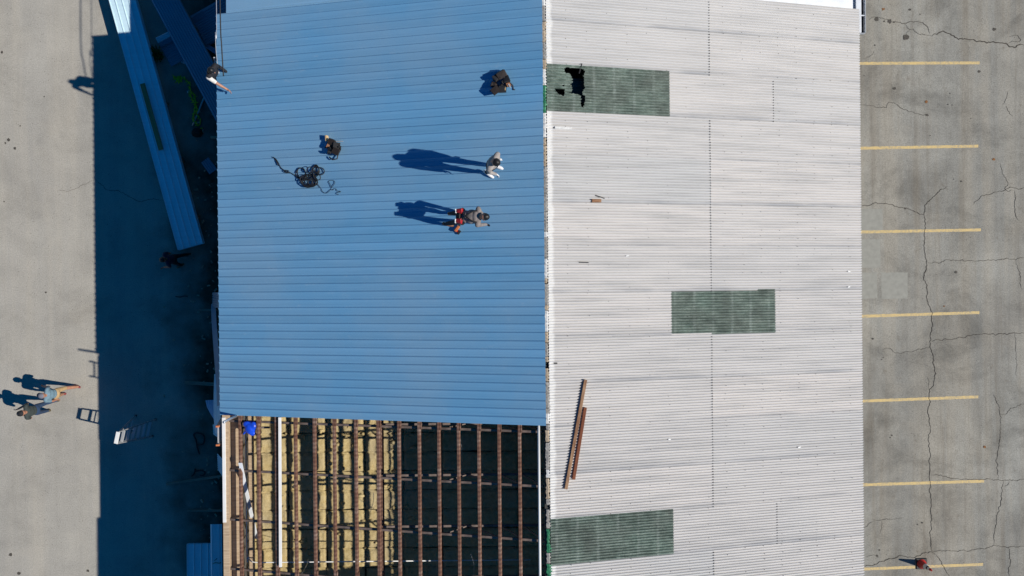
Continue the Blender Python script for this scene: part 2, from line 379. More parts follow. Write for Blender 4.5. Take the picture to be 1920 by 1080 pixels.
for i, (x, y, r, mt) in enumerate([(1644,36,.075,'stain'),(1668,40,.075,'stain'),(1676,42,.03,'stain'),(1658,40,.03,'stain'),(1706,18,.045,'stain'),(1698,70,.10,'stain'),(1864,55,.06,'stain'),(1677,166,.055,'stain'),
        (1836,134,.05,'stain'),(1738,216,.05,'stain'),(1777,196,.025,'stain'),(1781,175,.022,'stain'),(1785,197,.02,'stain'),(1725,27,.02,'stain'),(1656,17,.05,'rust_stain'),(1737,191,.06,'rust_stain'),
        (1863,299,.05,'rust_stain'),(1802,340,.035,'stain'),(1788,336,.02,'stain'),(1792,510,.05,'stain'),(1697,391,.035,'stain'),(1653,674,.02,'stain'),(1656,670,.02,'stain'),(1672,816,.03,'stain'),(1669,820,.02,'stain'),
        (1645,1042,.04,'stain'),(1770,574,.03,'rust_stain'),(1846,838,.05,'rust_stain'),(1820,222,.02,'stain'),(1744,254,.02,'stain'),(1636,635,.035,'stain'),(1649,1031,.03,'stain'),(1729,980,.03,'stain'),(1720,983,.025,'stain'),(1640,85,.03,'stain'),(1620,142,.02,'stain')]):
    blob('oil_stain' if mt == 'stain' else 'rust_stain', G(x, y), r*.8, mt, lot, .017, 1.15, i*3.7)
for i, (x, y, r) in enumerate([(4,98,.04),(16,262,.05),(28,278,.04),(10,268,.03),(83,181,.02),(38,236,.025),(8,378,.02),(86,548,.03),(35,1075,.05),(165,1070,.04),(20,1040,.05)]):
    blob('oil_stain', G(x, y), r, 'stain', yardp, .004, 1.1, i*2.1)
for x0, y0, x1, y1 in [(1610,392,1655,434),(1610,449,1651,502),(1610,511,1645,560),(1652,511,1702,560)]:
    a = G(x0, y0); b = G(x1, y1); vs = []
    for k in range(40):
        t = (k % 10)/10; s = k//10
        p = [(a.x+(b.x-a.x)*t, a.y), (b.x, a.y+(b.y-a.y)*t), (b.x+(a.x-b.x)*t, b.y), (a.x, b.y+(a.y-b.y)*t)][s]
        vs.append((p[0]+random.uniform(-.012,.012), p[1]+random.uniform(-.012,.012), .0085))
    link('repair_patch', mesh('repair_patch', vs, [tuple(range(39, -1, -1))]), 'patch', lot)

# ------------------------------------------------------------------ the warehouse
wh = tag(empty('warehouse', (0, 0, 0)), 'long gabled warehouse half re-roofed in blue metal, one bay open to its rafters', 'building')
YN, YB, YO, YS = 7.09, -3.24, -8.6, -14.0         # north gable, end of the blue roof, end of the open bay, south end
XR0 = RL(1017, 400).x                                # ridge edge of the blue panels
# walls
def wallmesh(x, y0, y1, z):                           # ribbed metal wall seen edge-on
    vs = []; fs = []; n = int((y1-y0)/.1); s = 1 if x > 0 else -1
    for k in range(n+1):
        y = y0+(y1-y0)*k/n; d = .03 if k % 4 in (1, 2) else 0
        vs += [(x+s*d, y, 0), (x+s*d, y, z)]
    fs = [(2*k, 2*k+2, 2*k+3, 2*k+1) for k in range(n)]
    return mesh('wall', vs, fs)
link('wall', wallmesh(-8.15, YS+.1, YN-.1, 5.66), 'wall_metal', wh)
link('wall', wallmesh(7.85, YS+.1, YN-.1, 5.62), 'wall_metal', wh)
for y in (YN-.12, YS+.12):
    link('gable_wall', mesh('gable_wall', [(-7.83,y-.05,0),(7.83,y-.05,0),(7.83,y-.05,5.6),(0,y-.05,7.95),(-7.83,y-.05,5.6),(-7.83,y+.05,0),(7.83,y+.05,0),(7.83,y+.05,5.6),(0,y+.05,7.95),(-7.83,y+.05,5.6)],
        [(0,1,2,3,4),(9,8,7,6,5),(0,5,6,1),(1,6,7,2),(2,7,8,3),(3,8,9,4),(4,9,5,0)]), 'wall_metal', wh)
# new blue roof: one panel between every pair of ribs
newroof = empty('new_roof', parent=wh)
PITCH = (YN-YB)/52
L0 = (W+XR0)/math.cos(SL) if XR0 < 0 else 0
prof = [(0,0),(.040,0),(.046,.003),(.052,0),(.118,0),(.124,.003),(.130,0),(PITCH-.085,0),(PITCH-.036,.025),(PITCH-.028,.028),(PITCH-.003,.0),(PITCH+.004,.0015)]
def panel_mesh(name, length, prof, nx=1):
    vs = []; fs = []; n = len(prof)
    for k in range(nx+1):
        for y, z in prof: vs.append((length*k/nx, y, z))
    for k in range(nx):
        for j in range(n-1): fs.append((k*n+j, (k+1)*n+j, (k+1)*n+j+1, k*n+j+1))
    return mesh(name, vs, fs)
pm = panel_mesh('roof_panel', (W+.06+XR0)/math.cos(SL), prof, 6)
for v in pm.vertices:                                  # sheet metal is never quite flat
    v.co.z += .002*noise.noise(Vector((v.co.x*.7, v.co.y*3, 0)))
pm.materials.append(M['blue_metal'])
for i in range(52):
    o = bpy.data.objects.new('roof_panel', pm); C.objects.link(o); o.parent = newroof
    o.location = (-(W+.02), YB+i*PITCH, zroof(W+.02)+.004+random.uniform(0,.0015)); o.rotation_euler = (random.uniform(-.003,.003), -SL, 0)
bm = bmesh.new()
for px in (430, 505, 583, 660, 738, 815, 893, 971):
    X = RL(px, 500).x
    for i in range(52):
        if random.random() < (.75 if px == 971 else .3):
            add_box(bm, (X+random.uniform(-.02,.02), YB+i*PITCH+PITCH-.042, zroof(X)+.012), (.02,.016,.012))
tag(link('screw_heads', bmesh_to('screw_heads', bm), 'dark_steel', newroof), kind='stuff')
# old corrugated roof
oldroof = empty('old_roof', parent=wh)
y2a, y2b = RR(1348, 546.5).y, RR(1348, 626).y
ROW = (RR(1136, 127.5).y - RR(1143, 1048).y)/11.0   # rows counted from skylight top to skylight bottom
ROW = abs(ROW)
NC = 16; CP = ROW/NC; AMP = .021
XS = [RR(1028, 540).x, RR(1251, 588).x, RR(1326, 540).x, RR(1446, 588).x, W+.03]
CZ = [-.95, -.55, -.05, .38, .68, .88, .99, 1.0, .55, -.45]   # skewed wave: long rise, quick fall
def corr_profile(n, extra=1):                          # rounded crests, narrow valleys
    P = []
    for k in range((n*10)+1+extra*5):
        y = k/10*CP; c = math.cos(2*math.pi*k/10)
        P.append((y, AMP*CZ[k % 10]))
    return P
CPROF = corr_profile(NC)
sheet_cache = {}
def corr_sheet(name, x0, x1, row, mat, lift0, lift1, parent, hole=None, side=1, material=None):
    ln = (x1-x0)/math.cos(SL)
    key = (round(ln, 3), mat, hole is not None)
    if key in sheet_cache: me = sheet_cache[key]
    else:
        me = panel_mesh(name, ln, CPROF, 1 if not hole else int(ln/.022))
        me.materials.append(M[mat])
        if not hole: sheet_cache[key] = me
    o = bpy.data.objects.new(name, me); C.objects.link(o); o.parent = parent
    dz = lift1-lift0
    z0 = zroof(x0)+lift0 if side > 0 else zroof(x1)+lift0
    if side > 0: o.location = (x0, row, z0); o.rotation_euler = (-.004, SL-dz/ln, 0)
    else: o.location = (x0, row, zroof(x0)+lift0); o.rotation_euler = (-.004, -SL, 0)
    return o
row0 = y2b                                             # southern edge of the middle skylight row
HOLES = [[(410,190),(430,135),(800,155),(820,200),(815,270),(785,300),(815,330),(815,480),(820,560),(780,620),(775,680),(825,690),(830,800),(790,935),(765,930),(735,880),(745,740),(740,690),(600,660),(470,645),(560,630),(565,540),(520,500),(520,460),(565,440),(575,370),(545,320),(530,270),(470,250),(430,255)],
    [(210,565),(410,570),(415,670),(400,710),(320,685),(260,640)], [(345,478),(415,480),(410,520)]]
HOLES = [[(RR(1020+x/10.8, 115+y/10.8).x, RR(1020+x/10.8, 115+y/10.8).y) for x, y in h] for h in HOLES]
rows = list(range(-8, 8))
for r in rows:
    y = row0 + r*ROW
    lim = YN - y
    if y > YN-.02: continue
    if y < YS: continue
    if r in (5, -5):
        segs = [(XS[0], XS[1], 'skylight'), (XS[1], XS[3], 'old_sheet'), (XS[3], XS[4], 'old_sheet')]
    elif r == 0:
        segs = [(XS[0], XS[1], 'old_sheet'), (XS[1], XS[3], 'skylight'), (XS[3], XS[4], 'old_sheet')]
    else:
        segs = [(XS[0], XS[2], 'old_sheet'), (XS[2], XS[4], 'old_sheet')]
    for k, (a, b, mt) in enumerate(segs):
        last = k == len(segs)-1
        hole = HOLES if (r == 5 and mt == 'skylight') else None
        bb = b if last else b+.10
        nm = 'skylight_sheet' if mt == 'skylight' else 'corrugated_sheet'
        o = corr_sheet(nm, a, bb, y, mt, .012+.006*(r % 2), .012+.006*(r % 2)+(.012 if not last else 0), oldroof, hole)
        if lim < ROW*.98 or hole:
            bm = bmesh.new(); bm.from_mesh(o.data)
            if hole:
                kill = []
                cs = math.cos(SL)
                for f in bm.faces:
                    c = f.calc_center_median(); X = a+c.x*cs; Y = y+c.y
                    jx = .018*noise.noise(Vector((X*14, Y*14, 0))); jy = .018*noise.noise(Vector((X*14, Y*14, 9)))
                    if any(inpoly(X+jx, Y+jy, h) for h in HOLES): kill.append(f)
                bmesh.ops.delete(bm, geom=kill, context='FACES')
            else:
                bmesh.ops.bisect_plane(bm, geom=bm.verts[:]+bm.edges[:]+bm.faces[:], plane_co=(0, lim, 0), plane_no=(0,1,0), clear_outer=True)
            me = bpy.data.meshes.new(nm); bm.to_mesh(me); bm.free()
            me.materials.append(M[mt]); o.data = me
        if nm == 'skylight_sheet':
            o['label'] = {5: 'weathered green translucent sheet with a jagged black hole broken through it', 0: 'weathered green translucent sheet halfway down the slope', -5: 'weathered green translucent sheet at the ridge beside the open bay'}[r]
# screws and sealant of the old roof
bm = bmesh.new(); bs = bmesh.new()
for r in rows:
    y = row0+r*ROW
    if y < YS: continue
    for j in range(0, NC, 3):
        Y = y+CP*(j+.0)+CP
        if Y > YN-.05: continue
        for k in range(16):
            X = .55+k*.4935
            if random.random() < .55: add_box(bm, (X+random.uniform(-.03,.03), Y+random.choice([0,0,0,CP])-CP*.3, zroof(X)+.012+AMP+.004), (.013,.013,.012))
            if random.random() < .004: add_box(bs, (X+random.uniform(-.02,.02), Y, zroof(X)+.012+AMP+.004), (random.uniform(.05,.11),.028,.008), Euler((0,SL,random.uniform(-.2,.2))).to_matrix(), .004)
    sx = XS[3] if r in (5,-5) else XS[2]
    if r == 0: continue
    for j in range(NC):
        Y = y+CP*j+CP*.02
        if Y < YN-.05: add_box(bm, (sx+.103+random.uniform(-.004,.004), Y, zroof(sx+.105)+.016), (.022,.034,.02))
tag(link('screw_heads', bmesh_to('screw_heads', bm), 'dark_steel', oldroof), kind='stuff')
tag(link('sealant_dabs', bmesh_to('sealant_dabs', bs), 'white_paint', oldroof), kind='stuff')
# torn shred inside the broken skylight
p0 = RR(1085, 168, -.28)
bm = bmesh.new()
for k in range(13):
    for q in (0, 1):
        pass
vs = []; fs = []
for i in range(10):
    for k in range(30):
        yy = (k-15)/30*.58; xx = (i-5)/10*.42
        vs.append((xx+.02*noise.noise(Vector((i, k*.4, 2))), yy, AMP*math.cos(k*1.26)-.10*(i/10)+.03*noise.noise(Vector((i*.3, k*.2, 0)))))
fs = [(i*30+k, (i+1)*30+k, (i+1)*30+k+1, i*30+k+1) for i in range(9) for k in range(29)]
bm.free(); link('torn_shred', mesh('torn_shred', vs, fs), 'skylight', oldroof, p0)
bar('torn_strip', RR(1086, 138, -.02), RR(1091, 119, .05), .03, .006, 'black_rubber', oldroof)
# old sheets still lying on the far end of the left slope, beyond the open bay
for r in range(-8, -4):
    y = YO - (r+8)*ROW*1.0
    if y-ROW < YS-.4: continue
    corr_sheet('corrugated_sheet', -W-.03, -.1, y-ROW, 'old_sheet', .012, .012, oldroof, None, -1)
# ridge: crumbling foam closure strip between the two slopes
ridge = empty('ridge_strip', parent=wh)
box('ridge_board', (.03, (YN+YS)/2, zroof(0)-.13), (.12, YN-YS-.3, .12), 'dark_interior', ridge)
y = YN-.05
while y > -9.2:
    ln = random.choice([.12,.2,.3,.42])*random.uniform(.8,1.2)
    pyp = 513-(y)*80
    mt = random.choices(['foam_grey','foam_tan','foam_white',None], [5,2.5,3.0,1.0])[0]
    if RR(1028,135).y > y > RR(1028,205).y or RR(1030,980).y > y > RR(1030,1062).y: mt = random.choice(['green_plastic','green_plastic','foam_grey'])
    if mt:
        wd = random.uniform(.085,.125); n = max(3, int(ln/.04)); vs = []; fs = []
        for k in range(n+1):
            yy = -ln*k/n; a = random.uniform(-.018,.012); b = wd+random.uniform(-.035,.012); h = random.uniform(-.012,.014)
            vs += [(a,yy,-.05),(a,yy,h),(wd*.5,yy,h+random.uniform(0,.018)),(b,yy,h-.01),(b,yy,-.05)]
        for k in range(n):
            for j in range(4): fs.append((k*5+j, k*5+j+1, (k+1)*5+j+1, (k+1)*5+j))
        fs += [(0,4,3,2,1), tuple(n*5+j for j in range(5))]
        link('ridge_foam', mesh('ridge_foam', vs, fs), mt, ridge, (XR0+.035, y, zroof(0)-.015))
    y -= ln+random.uniform(0,.02)
# ---------------- open bay: purlins, trusses, girder, ceiling with insulation
PUR = [450.5, 484.5, 518.5, 554, 590, 627, 667.5, 710, 748.5, 786.5, 823.5, 860.5, 898.5, 936.5, 975]
YP0, YP1 = YB+.55, YO-.6
PW, PD = .060, .10
for i, px in enumerate(PUR):
    X = RL(px, 900, -.03).x; zt = zroof(X)-.03
    wd = PW*(1.25 if px in (710,) else 1.0)
    o = box('purlin', (X, (YP0+YP1)/2, zt-PD/2), (wd, YP0-YP1, PD), 'rusty_steel', wh, Euler((0, -SL, 0)))
    yy = RL(px, 1070).y if i < 8 else None
    for ysp in ([YB-.03] + ([RL(px, 1063+(i*1.5)).y-.55] if i < 7 else [])):
        b2 = box('splice_plate', (X+wd*.5+.014, ysp, zt-.035), (.024, 1.05 if ysp < -5 else .34, .09), 'rusty_steel', o)
        b2.parent = o; b2.matrix_parent_inverse = (Matrix.Translation(o.location) @ o.rotation_euler.to_matrix().to_4x4()).inverted()
X = RL(1011.5, 950, -.02).x
tube('ridge_pipe', [(X, YB+.4, zroof(X)-.05), (X, YO-.4, zroof(X)-.05)], .030, 'white_paint', wh, 10)
y1 = RL(560, 888.5, -.14).y; y2 = RL(560, 983, -.14).y; TP = y1-y2
XG = RL(716, 900, -.9).x
for k in range(-2, 5):
    yt = y1 - k*TP
    if k == -1: yt = min(yt, YB-.05)
    tr = empty('roof_truss', (0, yt, 0), parent=wh)
    def P(X, dz=0): return (X, 0, zroof(X)-.03-PD-.045+dz)
    bar('top_chord', P(-W+.12), P(-.06), .055, .07, 'grey_steel', tr)
    bar('top_chord', P(.06), P(W-.12), .055, .07, 'grey_steel', tr)
    zb = zroof(XG)-.42
    bar('bottom_chord', (XG+.1, 0, zb), (-XG-.1, 0, zb), .055, .06, 'grey_steel', tr)
    for xa, xb in [(-2.4,-1.9),(-1.9,-1.1),(-1.1,-.55),(-.55,-.05)]:
        a = P(xa, -.03) if random.random() < 2 and int(abs(xa)*10) % 2 == 0 else (xa, 0, zb)
        b = (xb, 0, zb) if a[2] > zb+.01 else P(xb, -.03)
        bar('web', a, b, .03, .03, 'grey_steel', tr)
    bar('hanger', (XG, 0, 6.5), P(XG, -.03), .05, .05, 'grey_steel', tr)
ZG0, ZG1 = 6.2, 6.52
gd = empty('girder', (XG, (YP0+YP1)/2, 0), parent=wh); GL = YP0-YP1+2
box('web', (0, 0, (ZG0+ZG1)/2), (.012, GL, ZG1-ZG0-.03), 'dark_steel', gd)
box('flange', (0, 0, ZG1), (.13, GL, .016), 'rusty_steel', gd); box('flange', (0, 0, ZG0), (.13, GL, .016), 'rusty_steel', gd)
# ceiling with fibre batts
ZC = 4.0
ceil = empty('ceiling', parent=wh)
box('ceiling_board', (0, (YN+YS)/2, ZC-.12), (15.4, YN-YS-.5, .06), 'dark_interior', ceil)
bx = [G(540, 900, ZC+.08).x, G(612, 900, ZC+.08).x]; BW = bx[1]-bx[0]
by = [G(600, 813, ZC+.08).y, G(600, 957, ZC+.08).y]; BH = (by[0]-by[1])/4
def batt_mesh(sd):
    nx, ny = 20, 11; vs = []; fs = []
    for i in range(nx+1):
        for j in range(ny+1):
            x = (i/nx-.5)*BW; y = (j/ny-.5)*BH; e = min(i, nx-i, j, ny-j)
            z = (.10 if e > 0 else .05)+.035*noise.noise(Vector((x*4, y*4, sd)))+.022*noise.noise(Vector((x*15, y*15, sd)))
            if e == 0:
                x *= .992; y *= .988; x += .02*noise.noise(Vector((y*9, sd, 1))); y += .016*noise.noise(Vector((x*9, sd, 2)))
            vs.append((x, y, z))
    fs = [(i*(ny+1)+j, (i+1)*(ny+1)+j, (i+1)*(ny+1)+j+1, i*(ny+1)+j+1) for i in range(nx) for j in range(ny)]
    b = len(vs); ring = [i*(ny+1) for i in range(nx+1)]+[nx*(ny+1)+j for j in range(1, ny+1)]+[i*(ny+1)+ny for i in range(nx-1, -1, -1)]+[j for j in range(ny-1, 0, -1)]
    for q in ring: vs.append((vs[q][0], vs[q][1], -.05))
    n = len(ring)
    for k in range(n): fs.append((ring[k], ring[(k+1)%n], b+(k+1)%n, b+k))
    me = mesh('insulation_batt', vs, fs, True); me.materials.append(M['insulation']); return me
BM_ = [batt_mesh(s*7.3) for s in range(5)]
for ci in range(-1, 7):
    for rj in range(-2, 9):
        x = bx[0]+(ci+.5)*BW; y = by[0]-(rj+.5)*BH
        if y < YO-.3: continue
        o = bpy.data.objects.new('insulation_batt', random.choice(BM_)); C.objects.link(o); o.parent = ceil
        o.location = (x+random.uniform(-.02,.02), y+random.uniform(-.012,.012), ZC-.03+random.uniform(0,.04)); o.rotation_euler = (random.uniform(-.02,.02), random.uniform(-.015,.015), random.choice([0, math.pi])+random.uniform(-.025,.025))
# eave timbers
XE0 = G(417.5, 900, 5.87).x; XE1 = G(429, 900, 5.87).x
ye0, ye1 = YB+.2, YO-.4
box('eave_beam', ((XE0+XE1)/2, (ye0+ye1)/2, 5.76), (XE1-XE0, ye0-ye1, .22), 'wood_tan', wh)
ya, yb = G(420, 783, 5.90).y, G(420, 980, 5.90).y
box('fascia_cover', (G(420, 900, 5.90).x, (ya+yb)/2, 5.87), (.085, ya-yb, .05), 'white_paint', wh)
xa, xb = G(429.5, 900, 5.68).x, G(447, 900, 5.68).x
box('soffit_board', ((xa+xb)/2+.006, (ye0+ye1)/2, 5.66), (xb-xa, ye0-ye1, .04), 'wood_tan', wh)
xa, xb = G(466, 900, 4.95).x, G(475, 900, 4.95).x
box('wall_plate', ((xa+xb)/2, (ye0+ye1)/2, 4.9), (xb-xa, ye0-ye1, .1), 'wood_tan', wh)
xp = G(461.5, 900, 5.2).x
cp = catmull([(xp, YB+.3, 5.2), (xp, G(461, 1030, 5.2).y, 5.2), (xp+.03, G(461, 1044, 5.2).y, 5.2), (xp+.13, G(461, 1053, 5.2).y, 5.2), (xp+.32, G(461, 1055, 5.2).y, 5.2)], 6)
tube('conduit', cp+[Vector((-.3, G(461, 1055, 5.2).y, 5.2))], .016, 'white_paint', wh, 8)

# ------------------------------------------------------------------ building to the north (lower roofs)
nb = tag(empty('neighbour_building', (0, 20, 0)), 'lower building adjoining the far gable, pale blue roof and white roof edge', 'building')
def nloc(o): o.location = Vector(o.location)-Vector((0,20,0)); return o
pmN = panel_mesh('roof_panel', 8.3, [(0,0),(.30,0),(.307,.012),(.325,.012),(.333,0),(.36,0)], 2); pmN.materials.append(M['pale_blue'])
XN = G(424, 12, 5.0).x
for i in range(14):
    o = bpy.data.objects.new('roof_panel', pmN); C.objects.link(o); o.parent = nb
    o.location = (XN, YN+.03+i*.36-20, 5.0); o.rotation_euler = (0, -SL, 0)
    if i in (0, 1):
        for q in range(3):
            pass
box('roof_slab', (4.1, 12.1-20+.02, 6.75), (8.75, 9.9, .05), 'white_metal', nb, Euler((0, SL*.95, 0)))
nloc(link('wall', wallmesh(-7.3, YN+.1, 17, 4.85), 'wall_metal', nb)); nloc(link('wall', wallmesh(7.9, YN+.1, 17, 5.5), 'wall_metal', nb))
box('infill_wall', (.1, 12.1-20, 6.6), (.1, 9.8, 1.6), 'wall_metal', nb)
ga = G(1612, 62, 5.72); gutter = empty('gutter', (8.335, 11.5-20, 5.72), parent=nb); GY = 17-ga.y; gc = (17+ga.y)/2-11.5
box('gutter_floor', (.10, gc, -.10), (.19, GY, .01), 'dark_steel', gutter); box('gutter_front', (.195, gc, -.02), (.012, GY, .14), 'white_metal', gutter)
box('gutter_back', (.02, gc, .02), (.14, GY, .05), 'white_metal', gutter); box('gutter_end', (.10, gc-GY/2-.006, -.04), (.20, .01, .12), 'white_metal', gutter)
for k in range(6): box('gutter_strap', (.12, gc-GY/2+.45+k*.55, .03), (.16, .03, .008), 'white_metal', gutter)

# ------------------------------------------------------------------ loose things on the roofs
def plank(name, label, a, b, wd, th, mat, cat='plank', group=None, bev=.004):
    o = bar(name, a, b, wd, th, mat, None, bev); return tag(o, label, cat, group)
lift = .012+AMP+.035
pa, pb = RR(1098, 712, lift), RR(1061, 917, lift)
o = plank('wooden_plank', 'long weathered plank with bleached upper end lying on the white corrugated roof', pa, pb, .072, .07, 'wood_mixed')
pa, pb = RR(1097.5, 764, lift-.005), RR(1075.5, 899, lift-.005)
plank('wooden_plank', 'shorter red brown plank lying against the longer plank on the white roof', pa, pb, .072, .06, 'wood_red')
plank('wood_block', 'small brown wood offcut below a black stick on the white roof', RR(1109.5,376.5,.05), RR(1127,376.5,.05), .075, .05, 'wood_mixed', 'wood block')
plank('metal_strip', 'thin slanting black strip just above the brown wood offcut', RR(1116,366,.045), RR(1133.5,372,.045), .022, .02, 'black_rubber', 'strip')
plank('metal_strip', 'thin level black strip alone on the white roof near the ridge', RR(1085.5,491.8,.045), RR(1103.5,492.2,.045), .024, .02, 'black_rubber', 'strip')
plank('wood_strip', 'pale cream wood strip on the white roof below the broken skylight', RR(1040,239,.045), RR(1072,241,.045), .05, .03, 'foam_white', 'wood strip')
plank('metal_strip', 'tiny dark scrap on the white roof below the level black strip', RR(1039,681,.045), RR(1045,681,.045), .03, .02, 'black_rubber', 'strip')
# boards in the open bay
plank('white_batten', 'straight white batten lying along a rusty purlin of the open bay', (RL(524.5,775).x, YB-.01, zroof(RL(524.5,900).x)-.0), (RL(526,1063).x, RL(526,1063).y, zroof(RL(526,1063).x)-.0), .07, .05, 'white_paint', 'batten')
a = RL(450.5, 868, .06); b = G(481, 1010, 4.45)
bb = plank('white_board', 'bent white metal board leaning down between the rusty purlins', a, a+(b-a)*1.0, .10, .02, 'white_metal', 'board')
pl = tag(tube('white_pole', [RL(443, 780.5, .02), G(430, 786, 6.45), G(419.5, 791.5, 6.85)], .035, 'galvanised', None, 8), 'pale tilted pole at the eave corner where the blue roof ends', 'pole')
# blue bag
def blobmesh(name, prims, voxel, mats, smooth=3):
    """prims: (kind, data, mat). capsules ('c', p0, p1, r0, r1) and ellipsoids ('e', centre, Matrix3)"""
    bm = bmesh.new()
    for pr in prims:
        if pr[0] == 'c':
            _, p0, p1, r0, r1, m = pr; p0 = Vector(p0); p1 = Vector(p1)
            d = p1-p0; L = max(d.length, 1e-4); A = align(d, Vector((0,0,1)) if abs(d.normalized().z) < .95 else Vector((0,1,0)))
            nseg = 12; rings = []
            st = [(-1.0, .0), (-.86, .5), (-.5, .866), (0, 1)]
            prof_ = [(s*r0, c*r0) for s, c in st]+[(L+s*r1, c*r1) for s, c in [(0,1),(.5,.866),(.86,.5),(1.0,0)]]
            for u, rad in prof_:
                rad = max(rad, 1e-4)
                rings.append([bm.verts.new(p0+A @ Vector((u, math.cos(2*math.pi*k/nseg)*rad, math.sin(2*math.pi*k/nseg)*rad))) for k in range(nseg)])
            for ra, rb in zip(rings[:-1], rings[1:]):
                for k in range(nseg): bm.faces.new((ra[k], ra[(k+1)%nseg], rb[(k+1)%nseg], rb[k]))
            bm.faces.new(list(reversed(rings[0]))); bm.faces.new(rings[-1])
        else:
            _, c, m3, m = pr
            r = bmesh.ops.create_icosphere(bm, subdivisions=3, radius=1.0)
            for v in r['verts']: v.co = Vector(c)+m3 @ v.co
    me0 = bpy.data.meshes.new(name); bm.to_mesh(me0); bm.free()
    ob = bpy.data.objects.new(name, me0); C.objects.link(ob)
    md = ob.modifiers.new('r', 'REMESH'); md.mode = 'VOXEL'; md.voxel_size = voxel
    ms = ob.modifiers.new('s', 'SMOOTH'); ms.factor = .5; ms.iterations = smooth
    dg = bpy.context.evaluated_depsgraph_get(); me = bpy.data.meshes.new_from_object(ob.evaluated_get(dg))
    bpy.data.objects.remove(ob); bpy.data.meshes.remove(me0); me.name = name
    names = []
    for pr in prims:
        if pr[-1] not in names: names.append(pr[-1])
    me.materials.clear()
    for n in names: me.materials.append(M[n])
    inv = []
    for pr in prims:
        if pr[0] == 'e': inv.append((pr[2].inverted(), min(c_.length for c_ in pr[2].transposed())))
        else: inv.append(None)
    for p in me.polygons:
        p.use_smooth = True; c = p.center; best = 1e9; bi = 0
        for q, pr in enumerate(prims):
            if pr[0] == 'c':
                p0, p1 = Vector(pr[1]), Vector(pr[2]); d = p1-p0; L2 = d.length_squared
                t = 0 if L2 < 1e-9 else max(0, min(1, (c-p0).dot(d)/L2)); dist = (c-(p0+d*t)).length-(pr[3]+(pr[4]-pr[3])*t)
            else:
                q3, ms_ = inv[q]; dist = ((q3 @ (c-Vector(pr[1]))).length-1)*ms_
            if dist < best: best = dist; bi = q
        p.material_index = names.index(prims[bi][-1])
    return me
def E3(x, y, z, rot=None):
    m = Matrix.Diagonal((x, y, z)); return (rot @ m) if rot is not None else m
bc = G(470, 802, 6.05)
bag = blobmesh('plastic_bag', [('e', (0,0,0), E3(.15,.17,.13), 'blue_bag'), ('e', (-.09,.1,.03), E3(.10,.08,.07), 'blue_bag'), ('e', (.05,-.14,0), E3(.09,.07,.06), 'blue_bag'), ('c', (-.1,-.05,0), (-.2,-.17,-.03), .05, .02, 'blue_bag'), ('e', (.09,.06,.06), E3(.09,.11,.07), 'blue_bag')], .02, None, 2)
tag(link('plastic_bag', bag, None, None, bc), 'bright blue plastic bag at the eave corner of the open bay', 'bag')
bar('bag_support', (bc.x-.35, bc.y-.02, bc.z-.15), (bc.x+.45, bc.y-.02, bc.z-.15), .05, .04, 'grey_steel', wh)

# coil of black cord on the blue roof
def rz(x, y, dz): 
    p = RL(500+x/10.8, 280+y/10.8); return Vector((p.x, p.y, zroof(p.x)+.024+dz))
def ell(cx, cy, rx, ry, rot, n0, dz):
    out = []; c, s = math.cos(rot), math.sin(rot)
    for k in range(27):
        a = 2*math.pi*(k+n0)/24; jx = 1+.10*noise.noise(Vector((a, cx*.01, dz*40))); u, v = math.cos(a)*rx*jx, math.sin(a)*ry*jx
        out.append(rz(cx+u*c-v*s, cy+u*s+v*c, dz+.006*math.sin(a*2+cx)))
    return out
rope = tag(empty('cord_coil', rz(850, 600, 0)), 'tangled coil of black cord lying on the blue roof', 'cord')
ri = Matrix.Translation(rope.location).inverted()
segs = [[rz(*q, .012) for q in [(130,160),(190,200),(245,280),(285,365),(350,420),(420,465),(480,475),(540,512),(620,550),(700,620),(760,690)]]]
segs += [[rz(*q, .012) for q in [(165,195),(200,240),(235,325)]], [rz(*q, .02) for q in [(350,440),(390,430),(450,440),(455,470),(400,475),(355,455)]]]
for i, (cx, cy, rx, ry, ro) in enumerate([(690,490,95,115,.4),(720,500,80,130,-.5),(1000,430,60,105,.1),(990,460,85,110,.5),(1080,450,95,75,.2),(1010,400,55,75,0),(880,640,160,105,.15),(860,660,140,90,.3),(900,620,120,110,0),(840,700,110,75,.1),(930,640,110,95,.6),(950,680,100,70,.2),(820,640,125,110,.4),(870,690,150,80,.2),(1040,560,80,60,.9),(900,430,65,60,0)]):
    segs.append(ell(cx, cy, rx, ry, ro, i*5, .010+.006*i))
for s_ in segs:
    cu = tube('cord', catmull(s_, 3), .011, 'black_rubber', rope); cu.data.transform(ri)
thin = [rz(*q, .008) for q in [(1040,710),(1100,790),(1140,860),(1200,892),(1260,860),(1312,790),(1290,710),(1258,655),(1290,635),(1360,640),(1388,680),(1350,740),(1305,805),(1345,828),(1370,800),(1420,812),(1430,845),(1490,850),(1500,865),(1440,875),(1425,910),(1460,915)]]
cu = tube('thin_cord', catmull(thin, 4), .006, 'black_rubber', rope); cu.data.transform(ri)

